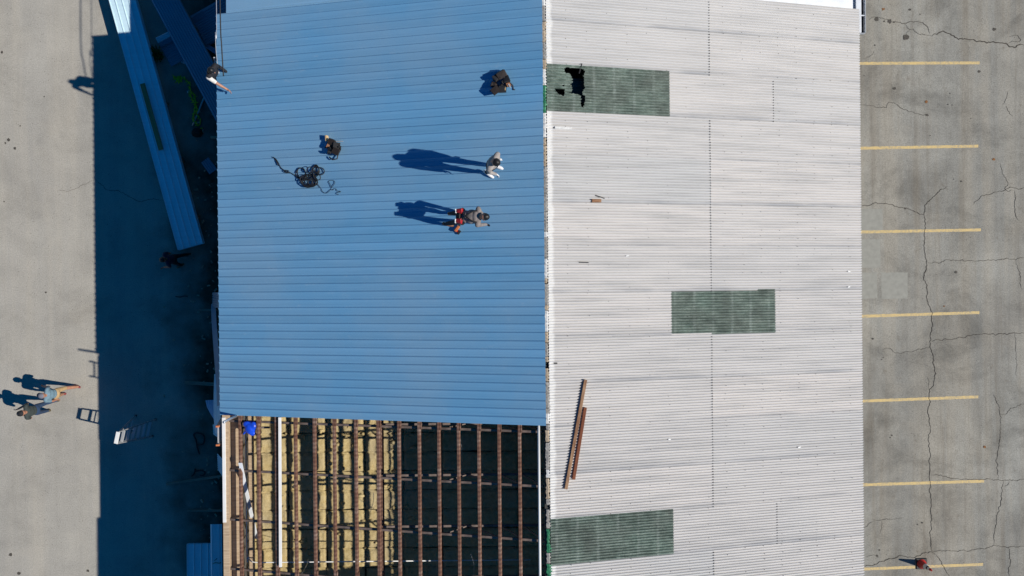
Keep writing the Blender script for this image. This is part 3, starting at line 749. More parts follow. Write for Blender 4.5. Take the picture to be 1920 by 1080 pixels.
# tool belts lying on the blue roof
def pouch(name, parent, c, s, rot, mat):
    bm = bmesh.new(); r = bmesh.ops.create_cube(bm, size=1.0)
    for v in r['verts']:
        k = 1.0 if v.co.z > 0 else .72
        v.co = Vector((v.co.x*s[0]*k, v.co.y*s[1]*k, v.co.z*s[2]))
    bmesh.ops.bevel(bm, geom=bm.edges[:], offset=.010, segments=1, affect='EDGES')
    for v in bm.verts: v.co += Vector((random.uniform(-.008,.008), random.uniform(-.008,.008), random.uniform(-.008,.008)))
    o = link(name, bmesh_to(name, bm, False), mat, parent, c); o.rotation_euler = rot; return o
def tool_belt(px, py, rot, label, spec):
    p = RL(px, py); t = tag(empty('tool_belt', (p.x, p.y, zroof(p.x)+.02)), label, 'tool belt', 'tool belts lying on the blue roof')
    t.rotation_euler = (0, -SL, rot)
    pts = [(math.cos(a)*.2*(1+.12*math.sin(3*a)), math.sin(a)*.15*(1+.1*math.cos(2*a)), .05+.03*math.sin(a*2)) for a in [2*math.pi*k/22 for k in range(21)]]
    bm = bmesh.new(); prev = None
    for q in pts:
        a = bm.verts.new(q); b = bm.verts.new((q[0]*.97, q[1]*.97, q[2]+.055))
        if prev: bm.faces.new((prev[0], a, b, prev[1]))
        prev = (a, b)
    bmesh.ops.solidify(bm, geom=bm.faces[:], thickness=.006)
    link('belt_strap', bmesh_to('belt_strap', bm), 'leather_dark', t)
    for c, s, ro, mt in spec: pouch('pouch', t, c, s, ro, mt)
    for q in range(9):
        a_ = random.uniform(0, 6.28); d_ = random.uniform(.04, .22)
        pouch('pouch', t, (math.cos(a_)*d_, math.sin(a_)*d_*.85, random.uniform(.05, .13)), (random.uniform(.05,.11), random.uniform(.04,.09), random.uniform(.05,.11)), (random.uniform(-1,1), random.uniform(-1,1), random.uniform(0,3)), random.choice(['leather_dark','cap_black','black_rubber','leather_brown','cap_black']))
    return t
t1 = tool_belt(939, 156, .3, 'black tool belt with bulging pouches high on the blue roof near the ridge', [
    ((.10,.17,.09),(.22,.17,.17),(.5,.1,.2),'leather_dark'), ((-.05,.12,.08),(.17,.15,.15),(0,.5,.4),'cap_black'), ((-.14,-.14,.10),(.20,.17,.20),(.2,.0,.3),'leather_dark'), ((.02,-.15,.08),(.18,.16,.14),(.6,.2,-.3),'cap_black'), ((.17,.0,.07),(.15,.18,.13),(-.4,.2,0),'black_rubber'), ((.15,-.12,.06),(.12,.10,.11),(.2,.9,.2),'leather_brown'), ((-.18,.0,.07),(.12,.10,.12),(.2,.2,.9),'leather_dark')])
tube('buckle_strap', [(.2,-.05,.05),(.26,-.16,.03),(.24,-.26,.012),(.28,-.27,.012)], .013, 'leather_dark', t1)
box('steel_tool', (.2,-.16,.12), (.03,.10,.02), 'aluminium', t1, Euler((.1,.2,.2)))
bar('pliers_handle', (.07,-.22,.12), (.11,-.15,.16), .022, .016, 'handle_tan', t1); bar('hammer_handle', (-.3,-.1,.05), (-.1,-.12,.09), .022, .022, 'leather_dark', t1)
t2 = tool_belt(628, 277, -.6, 'black tool belt with a hammer handle lying above the cord coil', [
    ((-.10,.08,.08),(.17,.15,.16),(.3,.1,.2),'leather_dark'), ((.06,.06,.08),(.18,.16,.14),(.1,.4,.5),'cap_black'), ((.15,-.05,.09),(.18,.17,.17),(.3,.2,.1),'leather_dark'), ((0,-.10,.07),(.16,.13,.13),(.5,.1,-.4),'cap_black'), ((-.13,-.05,.06),(.12,.1,.11),(.1,.6,.2),'leather_brown')])
tube('belt_tail', [(.2,-.08,.05),(.24,-.2,.03),(.14,-.28,.012),(.02,-.27,.012)], .016, 'leather_dark', t2)
bar('steel_tool', (0,.14,.13), (.16,.24,.12), .022, .014, 'aluminium', t2)
p = RL(613.5, 260, .035)
tag(box('wood_block', (p.x, p.y, zroof(p.x)+.075), (.045, .14, .11), 'handle_tan', None, Euler((0, -SL, .06))), 'small tan wood block at the upper tip of the tool belt', 'wood block')

# ------------------------------------------------------------------ things on the ground
# traffic cone
cb = G(1727, 1056.5); cone = tag(empty('traffic_cone', (cb.x, cb.y, .006), R(1)), 'red traffic cone on black base standing on a yellow parking line', 'cone')
bm = bmesh.new(); add_box(bm, (0,0,.02), (.36,.36,.04), None, .018); link('base', bmesh_to('base', bm), 'black_rubber', cone)
def lathe(name, prof, mat, parent, n=24):
    vs = []; fs = []
    for r, z in prof:
        for k in range(n): vs.append((r*math.cos(2*math.pi*k/n), r*math.sin(2*math.pi*k/n), z))
    for i in range(len(prof)-1):
        for k in range(n): fs.append((i*n+k, i*n+(k+1)%n, (i+1)*n+(k+1)%n, (i+1)*n+k))
    return link(name, mesh(name, vs, fs, True), mat, parent)
lathe('cone_body', [(.155,.036),(.15,.06),(.115,.09),(.085,.30)], 'cone_red', cone); lathe('white_collar', [(.0855,.30),(.063,.44)], 'shirt_white', cone)
lathe('dark_band', [(.0635,.44),(.052,.50)], 'leather_dark', cone); lathe('white_collar', [(.0525,.50),(.042,.60)], 'shirt_white', cone); lathe('cone_tip', [(.0425,.60),(.03,.70),(.02,.71),(.012,.69)], 'cone_red', cone)

# stepladder standing on the yard
LH = 2.15
tl, tr_ = G(219, 812, LH), G(221, 829, LH)
def ladder_pts():
    top = (tl+tr_)/2; foot = (G(289, 787.5)+G(289, 816.5))/2; back = G(237, 787)
    return top, foot, back
top, foot, back = ladder_pts()
ld = tag(empty('stepladder', (foot.x, foot.y, 0)), 'grey aluminium stepladder standing open in the shade of the yard', 'ladder')
def lp(p): return Vector(p)-Vector((foot.x, foot.y, 0))
fwd = (foot-top); fwd.z = 0; fwd.normalize(); sd_ = Vector((-fwd.y, fwd.x, 0))
if sd_.y < 0: sd_ = -sd_
topp = [Vector((top.x, top.y, LH))+sd_*s*.17 for s in (1, -1)]; foots = [Vector((foot.x, foot.y, .02))+sd_*s*.28 for s in (1, -1)]
bdir = Vector((back.x, back.y, 0)) - Vector((top.x, top.y, 0)); backs = [Vector((top.x, top.y, .02))-fwd*.42+sd_*s*.26 for s in (1, -1)]
for a, b, c in zip(topp, foots, backs):
    bar('front_rail', lp(a), lp(b), .03, .075, 'aluminium', ld); bar('rear_rail', lp(a+Vector((0,0,-.03))), lp(c), .025, .045, 'aluminium', ld)
    for q in (b, c): box('rubber_foot', lp(q), (.07,.06,.05), 'black_rubber', ld)
for k in range(1, 7):
    t = k/7; a = topp[0]+(foots[0]-topp[0])*t; b = topp[1]+(foots[1]-topp[1])*t
    box('step', lp((a+b)/2)+Vector((0,0,.01)), ((.09), (a-b).length-.02, .025), 'aluminium', ld, Euler((0, 0, math.atan2(fwd.y, fwd.x))))
    if k in (2, 4, 6):
        a = topp[0]+(backs[0]-topp[0])*t; b = topp[1]+(backs[1]-topp[1])*t; bar('rear_brace', lp(a), lp(b), .02, .03, 'aluminium', ld)
box('top_cap', lp(Vector((top.x, top.y, LH+.02))), (.11, .36, .04), 'white_paint', ld, Euler((0, 0, math.atan2(fwd.y, fwd.x))))

# extension ladders against the eave
def ext_ladder(px, y0, y1, ztop, label, foot_dx, tips=True):
    a = G(px, y0, ztop); b = G(px, y1, ztop); x = -W-.06; t = tag(empty('extension_ladder', (x-foot_dx, (a.y+b.y)/2, 0)), label, 'ladder', 'ladders leaning on the eave')
    wd = (a.y-b.y)/2; slope = foot_dx/5.95; xt = foot_dx+(ztop-5.95)*slope
    for s in (1, -1):
        bar('rail', (0, s*wd, .03), (xt, s*wd, ztop), .028, .075, 'aluminium', t)
        if tips: bar('rail_tip', (xt-.02*slope, s*wd, ztop-.03), (xt+.06*slope, s*wd, ztop+.07), .045, .09, 'orange_plastic', t)
    n = int(ztop/.305)
    for k in range(1, n+1):
        z = ztop-.1-(n-k)*.305
        if z > .15: bar('rung', (xt*z/ztop, wd, z), (xt*z/ztop, -wd, z), .035, .035, 'aluminium', t)
    return t
ext_ladder(412, 799, 834, 6.0, 'aluminium extension ladder with orange tips leaning on the eave of the open bay', 1.45)
ext_ladder(396, 108, 142, 5.85, 'aluminium extension ladder under the worker who reaches over the eave', 1.5, False)

# long stack of blue roof panels with a board on it
ZS = .55
c0, c1, c2, c3 = G(333, 468, ZS), G(381, 457, ZS), G(205, 0, ZS), G(254, 0, ZS)
mid0 = (c0+c1)/2; mid1 = (c2+c3)/2; ax = (mid1-mid0).normalized(); mid1 = mid0+ax*((mid1-mid0).length+1.3); wdS = abs((c1-c0).dot(Vector((ax.y, -ax.x, 0))))*1.0
SLn = (mid1-mid0).length
stk = tag(empty('panel_stack', (mid0.x, mid0.y, 0), math.atan2(ax.y, ax.x)), 'long stack of blue roof panels on bearers with a wooden board on top', 'panel stack')
def ribbed(name, ln, wd, pitch, h, n=10):
    pr = [(-wd/2, -.0)]; k = 0; y = -wd/2
    while y+pitch <= wd/2+.001:
        pr += [(y+.004, h), (y+.024, h), (y+.032, 0), (y+pitch-.012, 0)]; y += pitch
    pr += [(wd/2-.03, 0), (wd/2-.024, h), (wd/2-.004, h), (wd/2, -.0)]
    me = panel_mesh(name, ln, pr, n)
    for v in me.vertices: v.co.z += .004*noise.noise(Vector((v.co.x*.8, 0, 0)))
    return me
def panel_pile(parent, ln, wd, z0, n, mat, step=.03, jit=.02, h=.02):
    me = ribbed('roof_sheet', ln, wd, wd/4, h); me.materials.append(M[mat])
    for k in range(n):
        o = bpy.data.objects.new('roof_sheet', me); C.objects.link(o); o.parent = parent
        o.location = (random.uniform(-jit, jit) if k < n-1 else 0, random.uniform(-jit, jit)*.6 if k < n-1 else 0, z0+k*step)
panel_pile(stk, SLn, wdS, ZS-.15, 6, 'stack_blue')
for k in range(5):
    box('bearer', (SLn*(k+.5)/5, 0, .19), (.1, wdS*.9, .38), 'wood_grey', stk)
a, b = G(267, 157, ZS+.07), G(302, 281, ZS+.07)
plank('wooden_board', 'weathered olive brown board lying on the long blue panel stack', a, b, .15, .045, 'wood_olive', 'board')
# second stack of darker corrugated sheets, leaning diagonal
ZD = .8
d0, d1 = G(308, -4, ZD), G(424, 212, ZD); axd = (d1-d0).normalized(); LD = (d1-d0).length+.6
dst = tag(empty('sheet_stack', (d0.x-axd.x*.8, d0.y-axd.y*.8, 0), math.atan2(axd.y, axd.x)), 'diagonal stack of dull blue ribbed sheets pointing at the eave', 'sheet stack')
def ribsheet(name, ln, wd, pitch, h, nx=6, warp=.0):
    pr = []; n = int(wd/pitch)
    for k in range(n): y = -wd/2+k*pitch; pr += [(y, 0), (y+pitch*.3, 0), (y+pitch*.45, h), (y+pitch*.85, h)]
    pr.append((wd/2, 0)); me = panel_mesh(name, ln, pr, nx)
    for v in me.vertices: v.co.z += warp*noise.noise(Vector((v.co.x*.6, v.co.y*.6, ln)))
    return me
bluemetal('dull_blue', (.15, .225, .30), .6, .0)
me = ribsheet('roof_sheet', LD+.6, .80, .08, .018, 10); me.materials.append(M['dull_blue'])
for k in range(5):
    o = bpy.data.objects.new('roof_sheet', me); C.objects.link(o); o.parent = dst; o.location = (random.uniform(-.02,.02), random.uniform(-.02,.02), ZD-.14+.03*k)
for k in range(4): box('bearer', ((LD+.4)*(k+.5)/4, 0, .33), (.1, .75, .66), 'wood_grey', dst)
# loose sheets around it
def loose_sheet(label, pA, pB, wd, z, mat='dull_blue', pitch=.08, tilt=(0,0), group=None, warp=.02, h=.016, cat='metal sheet'):
    a = G(*pA, z); b = G(*pB, z); d = b-a; me = ribsheet('metal_sheet', d.length, wd, pitch, h, 14, warp); me.materials.append(M[mat])
    o = link('metal_sheet', me, None, None, a); o.rotation_euler = (tilt[0], tilt[1], math.atan2(d.y, d.x)); return tag(o, label, cat, group)
loose_sheet('ribbed sheet lying under the diagonal sheet stack, edge towards the plant', (308,101), (425,36), .95, .10)
loose_sheet('ribbed sheet lying beyond the diagonal stack against the low pale roof', (372,58), (436,22), 1.1, .22)
loose_sheet('short narrow sheet scrap lying left of the diagonal stack', (294,76), (322,62), .20, .16, 'stack_blue', .06, warp=.01)
loose_sheet('narrow folded flashing strip beside the sheet scrap', (300,84), (345,60), .16, .20, 'dull_blue', .05, warp=.01)
loose_sheet('narrow flashing strip poking out beyond the diagonal stack', (352,44), (382,25), .20, .24, 'dull_blue', .05, warp=.01)
loose_sheet('torn flashing strip lying beside the wall near the corner of the blue roof', (388,86), (406,98), .14, .12, 'pale_blue', .05, warp=.03)
loose_sheet('crumpled pale sheet offcut below the vine root clump', (384,300), (400,322), .30, .06, 'dull_blue', .07, warp=.06)
# bottom left pile
ZP = .5
p0, p1 = G(350, 1020, ZP), G(402, 1020, ZP); w1 = (p1-p0).length
pb_ = tag(empty('panel_stack', ((p0.x+p1.x)/2, p0.y, 0), -math.pi/2), 'wide stack of bright blue panels beside the eave beam, cut by the lower frame', 'panel stack')
panel_pile(pb_, 3.2, w1, ZP-.12, 5, 'stack_blue', jit=.008)
for k in range(3): box('bearer', (.4+k*1.2, 0, .19), (.1, w1*.9, .36), 'wood_grey', pb_)
ZQ = .68
p0, p1 = G(394, 983, ZQ), G(416, 983, ZQ)
wq = (p1-p0).length
ob = link('ridge_flashing', panel_mesh('ridge_flashing', 3.6, [(-wq/2-.0,-.02),(-wq/2+.05,.006),(-wq/2+.055,0),(.08,0),(.085,.012),(.11,.012),(.115,0),(wq/2,0),(wq/2,-.06)], 6), 'stack_blue', None, ((p0.x+p1.x)/2, p0.y, ZQ))
ob.rotation_euler = (0, 0, -math.pi/2); tag(ob, 'narrow blue flashing lying on the wide panel stack beside the eave beam', 'flashing')
tag(tube('vine_twig', [G(399,1057,ZQ+.02), G(404,1055,ZQ+.03), G(411,1056,ZQ+.03), G(415,1055,ZQ+.02)], .010, 'leaf_green', None, 5), 'thin green twig lying across the narrow blue flashing', 'twig')
tag(tube('vine_twig', [G(402,1051,ZQ+.02), G(405,1049,ZQ+.03), G(407,1047,ZQ+.02)], .008, 'black_rubber', None, 5), 'short dark twig just above the green twig on the flashing', 'twig')
# sheets leaning against the eave
def lean_sheet(label, pxb, y0, y1, ztop, mat='dull_blue', pitch=.07):
    a = G(pxb, y0, 0); b = G(pxb, y1, 0); xb = a.x; yw = abs(a.y-b.y); yc = (a.y+b.y)/2; xt = -W-.10
    ln = math.hypot(xt-xb, ztop); me = ribsheet('metal_sheet', ln, yw, pitch, .016, 10, .05); me.materials.append(M[mat])
    o = link('metal_sheet', me, None, None, (xb, yc, .0)); o.rotation_euler = (0, -math.atan2(ztop, xt-xb), 0); return tag(o, label, 'metal sheet', 'sheets leaning on the eave')
lean_sheet('ribbed sheet leaning on the eave, topmost of the three', 398, 548, 575, 5.2)
def twisted_sheet(label, pts, wd, mat):
    vs = []; fs = []
    for i, (p, ang) in enumerate(pts):
        p = Vector(p)
        for k in range(9):
            u = (k/8-.5)*wd; h = .014 if k % 2 else 0
            vs.append((p.x+math.cos(ang)*u, p.y+math.sin(ang)*u*.3+u*0, p.z+math.sin(ang)*u+h))
    n = 9; fs = [(i*n+k, (i+1)*n+k, (i+1)*n+k+1, i*n+k+1) for i in range(len(pts)-1) for k in range(n-1)]
    o = link('metal_sheet', mesh('metal_sheet', vs, fs), mat); return tag(o, label, 'metal sheet', 'sheets leaning on the eave')
q = [(398,568,.15),(399,600,.6),(402,640,1.2),(405,680,1.9),(408,720,2.5),(410,760,3.2)]
twisted_sheet('long thin sheet slanting along the eave beside the shaded ground', [(G(x+2, y, z), .9) for x, y, z in q], .42, 'dull_blue')
q = [(407,700,.3),(406,740,.8),(406,780,1.3),(409,812,1.8)]
twisted_sheet('flat blue sheet wedged between the slanting sheet and the eave', [(G(x+1, y, z), .7) for x, y, z in q], .40, 'stack_blue')
q = [(393,750,.45),(394,762,.55),(397,772,.7),(402,784,.9),(407,797,1.2)]
twisted_sheet('curled torn sheet end sticking out beside the bay ladder', [(G(x+1, y, z), .25+.25*i) for i, (x, y, z) in enumerate(q)], .34, 'pale_blue')
lean_sheet('ribbed blue sheet standing below the curled torn sheet', 400, 795, 815, 3.6, 'stack_blue', .06)
lean_sheet('ribbed blue sheet standing behind the ladder of the open bay', 409, 850, 882, 4.0, 'stack_blue', .06)
# planks and poles on the shaded ground
def gplank(label, a, b, wd, mat='wood_grey', z=.03, th=.045): return plank('wooden_plank', label, G(*a, z), G(*b, z), wd, th, mat, 'plank', 'planks on the shaded ground')
gplank('long thin plank on the shaded ground pointing at the eave, longest of the planks', (312,908), (424,891), .075)
gplank('plank on the shaded ground above the bottom blue panel stack', (351,958), (424,957), .07)
gplank('plank on the shaded ground level with the curled torn sheet', (347,717), (424,722), .11)
gplank('short plank end on the shaded ground left of the leaning sheets', (374,581), (420,582), .07)
tag(tube('steel_pole', [G(361,236,.03), G(388,170,.03), G(394,150,.06)], .03, 'galvanised', None, 8), 'grey steel pole lying behind the yellow vine', 'pole')
plank('wooden_plank', 'short plank under the eave right of the uprooted vine', G(395,257,.05), G(424,259,.05), .08, .05, 'wood_tan')
# black hoses
def hose(label, pts, r=.022):
    return tag(tube('hose', catmull([G(x, y, .025) for x, y in pts], 5), r, 'black_rubber'), label, 'hose', 'hoses on the shaded ground')
hose('black hose loop on the shaded ground beside the bay ladder', [(374,852),(370,840),(367,825),(363,815),(370,812),(380,815),(383,822),(381,832),(372,834),(369,839)])
hose('small black hose loop just above the longest plank', [(359,893),(364,888),(366,879),(367,883),(378,882),(384,886),(381,891),(375,891)])
hose('thin black cable end on the ground left of the curled sheet', [(329,556),(338,557),(345,555),(352,556)], .014)
# papers
for i, (x, y, r, lb) in enumerate([(345,109,.5,'pale crumpled paper on the ground below the scattered sheets'), (346,114,1.2,'second crumpled paper touching the pale one on the ground'), (353,172,.3,'tiny white scrap beside the yellow vine')]):
    p = G(x, y, .03); s = .12 if i < 2 else .05; bm = bmesh.new(); bmesh.ops.create_grid(bm, x_segments=6, y_segments=6, size=s*.8)
    for v in bm.verts: v.co.z = .03*noise.noise(Vector((v.co.x*14, v.co.y*14, i)))+.02
    tag(link('paper_scrap', bmesh_to('paper_scrap', bm), 'paper', None, (p.x, p.y, .01), (0,0,r)), lb, 'paper')
# small pale litter in the dark strip near the wall
for i, (x, y) in enumerate([(392,442),(397,491),(380,630),(381,500)]):
    p = G(x, y, .02); tag(box('wood_scrap', (p.x, p.y, .02), (.05,.09,.03), 'wood_grey', None, Euler((0,0,random.uniform(-1,1)))), ['pale chip near the end of the long panel stack','pale chip on the dark ground right of the shaded man','pale chip on the dark ground left of the slanting sheet','faint chip just left of the chip by the shaded man'][i], 'wood chip')
# potted bush
def leaf(bm, p, d, ln, wd):
    d = d.normalized(); s = d.cross(Vector((0,0,1)));
    if s.length < .01: s = Vector((1,0,0))
    s.normalize(); u = s.cross(d); a = bm.verts.new(p); b = bm.verts.new(p+d*ln*.5+s*wd+u*.01); c = bm.verts.new(p+d*ln-u*ln*.15); e = bm.verts.new(p+d*ln*.5-s*wd+u*.01)
    bm.faces.new((a, b, c, e))
pp = G(293, 102, .35); bush = tag(empty('potted_plant', (pp.x, pp.y, 0)), 'small dark leafy plant squeezed between panel stack and loose sheets', 'plant')
lathe('pot', [(.10,0),(.15,.24),(.13,.24),(.12,.20),(0.001,.20)], 'soil', bush)
bm = bmesh.new()
for k in range(150):
    a = random.uniform(0, 6.28); e = random.uniform(.1, 1.3); d = Vector((math.cos(a)*math.cos(e), math.sin(a)*math.cos(e), math.sin(e))); leaf(bm, Vector((0,0,.25))+d*random.uniform(.05,.22), d+Vector((random.uniform(-.5,.5), random.uniform(-.5,.5), .1)), random.uniform(.09,.16), .024)
tag(link('foliage', bmesh_to('foliage', bm), 'leaf_green', bush), kind='stuff')
# uprooted yellow vine
vs0 = G(372, 250); vine = tag(empty('uprooted_vine', (vs0.x, vs0.y, 0)), 'uprooted yellow green vine trailing from a clump of soil on the ground', 'plant')
def VV(x, y, z=.05): p = G(320+x/7.71, 130+y/7.71, z); return p-Vector((vs0.x, vs0.y, 0))
bm = bmesh.new(); r = bmesh.ops.create_icosphere(bm, subdivisions=3, radius=.16)
for v in r['verts']: v.co = Vector((v.co.x*1.1, v.co.y*.9, max(-.01, v.co.z*.8+.08)))*(1+.25*noise.noise(v.co*9))
link('root_ball', bmesh_to('root_ball', bm, True), 'soil', vine)
stems = [[(40,95),(65,135),(100,160)],[(185,120),(230,160),(270,210)],[(275,240),(285,300),(300,345)],[(275,345),(300,400),(330,475)],[(345,360),(352,420),(365,490)],[(360,500),(345,590),(325,700)],[(365,510),(378,560),(380,610)],[(370,630),(410,700)],[(320,720),(350,755),(400,820)],[(430,710),(425,800)],[(405,890),(430,855),(465,850)],[(375,945),(420,960),(440,965)]]
for s_ in stems:
    tube('stem', catmull([VV(*q) for q in s_], 4), .018, 'leaf_yellow', vine, 5)
bm = bmesh.new()
for s_ in stems[:9]:
    for q in catmull([VV(*q) for q in s_], 3):
        for _ in range(2): leaf(bm, q+Vector((0,0,.01)), Vector((random.uniform(-1,1), random.uniform(-1,1), .2)), random.uniform(.05,.10), .02)
for k in range(50):
    a = random.uniform(0, 6.28); leaf(bm, VV(115, 150)+Vector((random.uniform(-.08,.08), random.uniform(-.08,.08), .01)), Vector((math.cos(a), math.sin(a), .3)), .09, .025)
tag(link('foliage', bmesh_to('foliage', bm), 'leaf_yellow', vine), kind='stuff')

# ------------------------------------------------------------------ people
def person(name, label, loc, heading, H=1.75, lean=3, headp=10, legs=((0,4,4),(0,4,4)), arms=((5,10,10),(5,10,10)), top='shirt_grey', sleeve=None, bottom='jeans', shin=None, shoe='boot_olive', skin='skin', hand=None, sleeve_long=False, hat=None, hair='hair_black', headturn=0, armdir=None):
    """heading: facing direction in degrees from +X. legs: (hip forward, knee bend, splay) for left, right. arms: (forward, out, elbow)."""
    k = H/1.75; S = lambda a: math.sin(R(a)); Cc = lambda a: math.cos(R(a))
    hand = hand or skin; shin = shin or bottom; sleeve = sleeve or top
    hip = Vector((0,0,0)); up = Vector((0, S(lean), Cc(lean))); fw = Vector((0, Cc(lean), -S(lean))); rt = Vector((1,0,0))
    pr = []; low = 1e9; feet = []
    TM = Matrix((rt, fw, up)).transposed()
    def el(c, x, y, z, m, rot=TM): pr.append(('e', c, E3(x*k, y*k, z*k, rot), m))
    def cap(a, b, r0, r1, m): pr.append(('c', a, b, r0*k, r1*k, m))
    el(hip+up*.02*k, .165, .125, .12, bottom); el(hip+up*.15*k, .145, .108, .12, top); el(hip+up*.30*k, .165, .118, .17, top); el(hip+up*.42*k, .165, .110, .10, top)
    sh = hip+up*.47*k
    cap(sh-rt*.15*k, sh+rt*.15*k, .068, .068, top)
    nk = hip+up*.53*k; hp = headp+lean; hu = Vector((0, S(hp*.6+0), Cc(hp*.6)))
    hd = nk+hu*.125*k+Vector((0, S(hp), 0))*.03*k
    cap(nk-up*.02*k, hd, .060, .055, skin)
    for s in (-1, 1): cap(sh+rt*s*.12*k, nk, .052, .048, top)
    HM = Matrix.Rotation(R(headturn), 3, 'Z') @ Matrix.Rotation(-R(hp), 3, 'X')
    el(hd, .076, .092, .112, skin, HM)
    el(hd+HM @ Vector((0,.045,-.06))*k, .055, .052, .055, skin, HM)
    cap(hd+HM @ Vector((0,.09,.0))*k, hd+HM @ Vector((0,.112,-.028))*k, .011, .015, skin)
    for s in (-1, 1):
        el(hd+HM @ Vector((s*.078,-.005,-.01))*k, .012, .022, .034, skin, HM); el(hd+HM @ Vector((s*.03,.083,.012))*k, .013, .010, .008, 'eye_dark', HM)
    el(hd+HM @ Vector((0,.094,-.052))*k, .024, .008, .007, 'shoe_red', HM)
    for s, (a, kn, sp) in zip((-1, 1), legs):
        h0 = hip+Vector((s*.088*k, 0, -.03*k)); d1 = Vector((s*S(sp), S(a)*Cc(sp), -Cc(a)*Cc(sp))); kp = h0+d1*.43*k
        b = a-kn; d2 = Vector((s*S(sp)*.6, S(b), -Cc(b))).normalized(); ap = kp+d2*.41*k
        cap(h0, kp, .088, .060, bottom); cap(kp, kp+d2*.16*k, .058, .057, shin); cap(kp+d2*.16*k, ap, .057, .042, shin)
        toe = Vector((s*.12, Cc(min(30, max(-35, b))), S(b)*.55)).normalized() if b > -60 else Vector((s*.1, .3, -.95)).normalized()
        cap(ap-toe*.05*k-Vector((0,0,.045*k)), ap+toe*.10*k-Vector((0,0,.055*k)), .042, .042, shoe); cap(ap+toe*.10*k-Vector((0,0,.055*k)), ap+toe*.17*k-Vector((0,0,.062*k)), .042, .032, shoe)
        low = min(low, ap.z-.097*k, (ap+toe*.17*k).z-.094*k, kp.z-.06*k)
    for i, (s, arm) in enumerate(zip((-1, 1), arms)):
        a, ou, elb = arm[:3]; inn = arm[3] if len(arm) > 3 else 0
        s0 = sh+rt*s*.18*k-up*.01*k; d1 = Vector((s*S(ou), S(a)*Cc(ou), -Cc(a)*Cc(ou))); ep = s0+d1*.285*k
        d2 = Vector((s*S(ou-inn), S(a+elb)*Cc(ou-inn), -Cc(a+elb)*Cc(ou-inn))); wp = ep+d2*.25*k
        slv = sleeve[i] if isinstance(sleeve, tuple) else sleeve; sll = sleeve_long[i] if isinstance(sleeve_long, tuple) else sleeve_long
        if sll: cap(s0, ep, .058, .047, slv); cap(ep, wp, .046, .036, slv)
        else: cap(s0, s0+d1*.19*k, .060, .054, slv); cap(s0+d1*.17*k, ep, .045, .041, skin); cap(ep, wp, .042, .029, skin)
        sdv = d2.cross(Vector((1,0,0)) if abs(d2.x) < .8 else Vector((0,1,0))).normalized(); nv = d2.cross(sdv).normalized()*(-s)
        pm_ = wp+d2*.055*k; pr.append(('e', pm_, E3(.05*k, .042*k, .018*k, Matrix((d2, sdv, nv)).transposed()), hand)); cap(wp-d2*.01, wp+d2*.03*k, .03, .03, hand)
        for f, (o_, L_) in enumerate([(-.032,.062),(-.011,.074),(.011,.070),(.031,.055)]):
            f0 = wp+d2*.09*k+sdv*o_*k; f1 = f0+(d2*.85+nv*.4).normalized()*L_*.55*k; f2 = f1+(d2*.4+nv*.9).normalized()*L_*.55*k
            cap(f0, f1, .0095, .009, hand); cap(f1, f2, .009, .008, hand)
        t0 = wp+d2*.03*k-sdv*.035*k; t1_ = t0+(d2*.6-sdv*.7+nv*.3).normalized()*.04*k; cap(t0, t1_, .012, .0105, hand); cap(t1_, t1_+(d2*.9+nv*.3).normalized()*.03*k, .0105, .009, hand)
    me = blobmesh(name, pr, .0105, None, 3)
    me.transform(Matrix.Translation((0, 0, -low)))
    o = link(name, me, None, None, loc, (0, 0, R(heading-90))); tag(o, label, 'person')
    hc = hd+Vector((0,0,-low))
    # hair / cap as children
    def dome(nm, rad, cut, mat, shift=(0,0,0), tilt=0.0):
        bm = bmesh.new(); bmesh.ops.create_uvsphere(bm, u_segments=24, v_segments=16, radius=1.0)
        for v in bm.verts: v.co = Vector((v.co.x*rad[0], v.co.y*rad[1], v.co.z*rad[2]))*(1+.02*noise.noise(v.co*6))
        rm = Matrix.Rotation(tilt, 3, 'X'); pl_n = rm @ Vector((0,0,1))
        bmesh.ops.bisect_plane(bm, geom=bm.verts[:]+bm.edges[:]+bm.faces[:], plane_co=(0,0,cut), plane_no=pl_n, clear_inner=True)
        ob = link(nm, bmesh_to(nm, bm, True), mat, o, hc+HM @ (Vector(shift)*k)); ob.rotation_euler = HM.to_euler(); return ob
    if hair: dome('hair', (.086*k, .101*k, .121*k), .02*k, hair, (0,-.006,.004), R(-24))
    if hat:
        cp_ = dome('cap', (.094*k, .109*k, .123*k), .035*k, hat, (0,-.002,.008), R(-6))
        bm = bmesh.new(); vs_ = []
        for q in range(13):
            a = math.pi*q/12; vs_.append(bm.verts.new((math.cos(a)*.082*k, .075*k+math.sin(a)*.085*k, .032*k-.018*k*math.cos(a)**2)))
        inner = [bm.verts.new((math.cos(math.pi*q/12)*.085*k, .03*k+math.sin(math.pi*q/12)*.05*k, .042*k)) for q in range(13)]
        for q in range(12): bm.faces.new((inner[q], inner[q+1], vs_[q+1], vs_[q]))
        bmesh.ops.solidify(bm, geom=bm.faces[:], thickness=.006)
        link('brim', bmesh_to('brim', bm, True), hat, cp_)
    o['_hz'] = 0; del o['_hz']
    return o, hc, HM, low, TM
DARK = {}
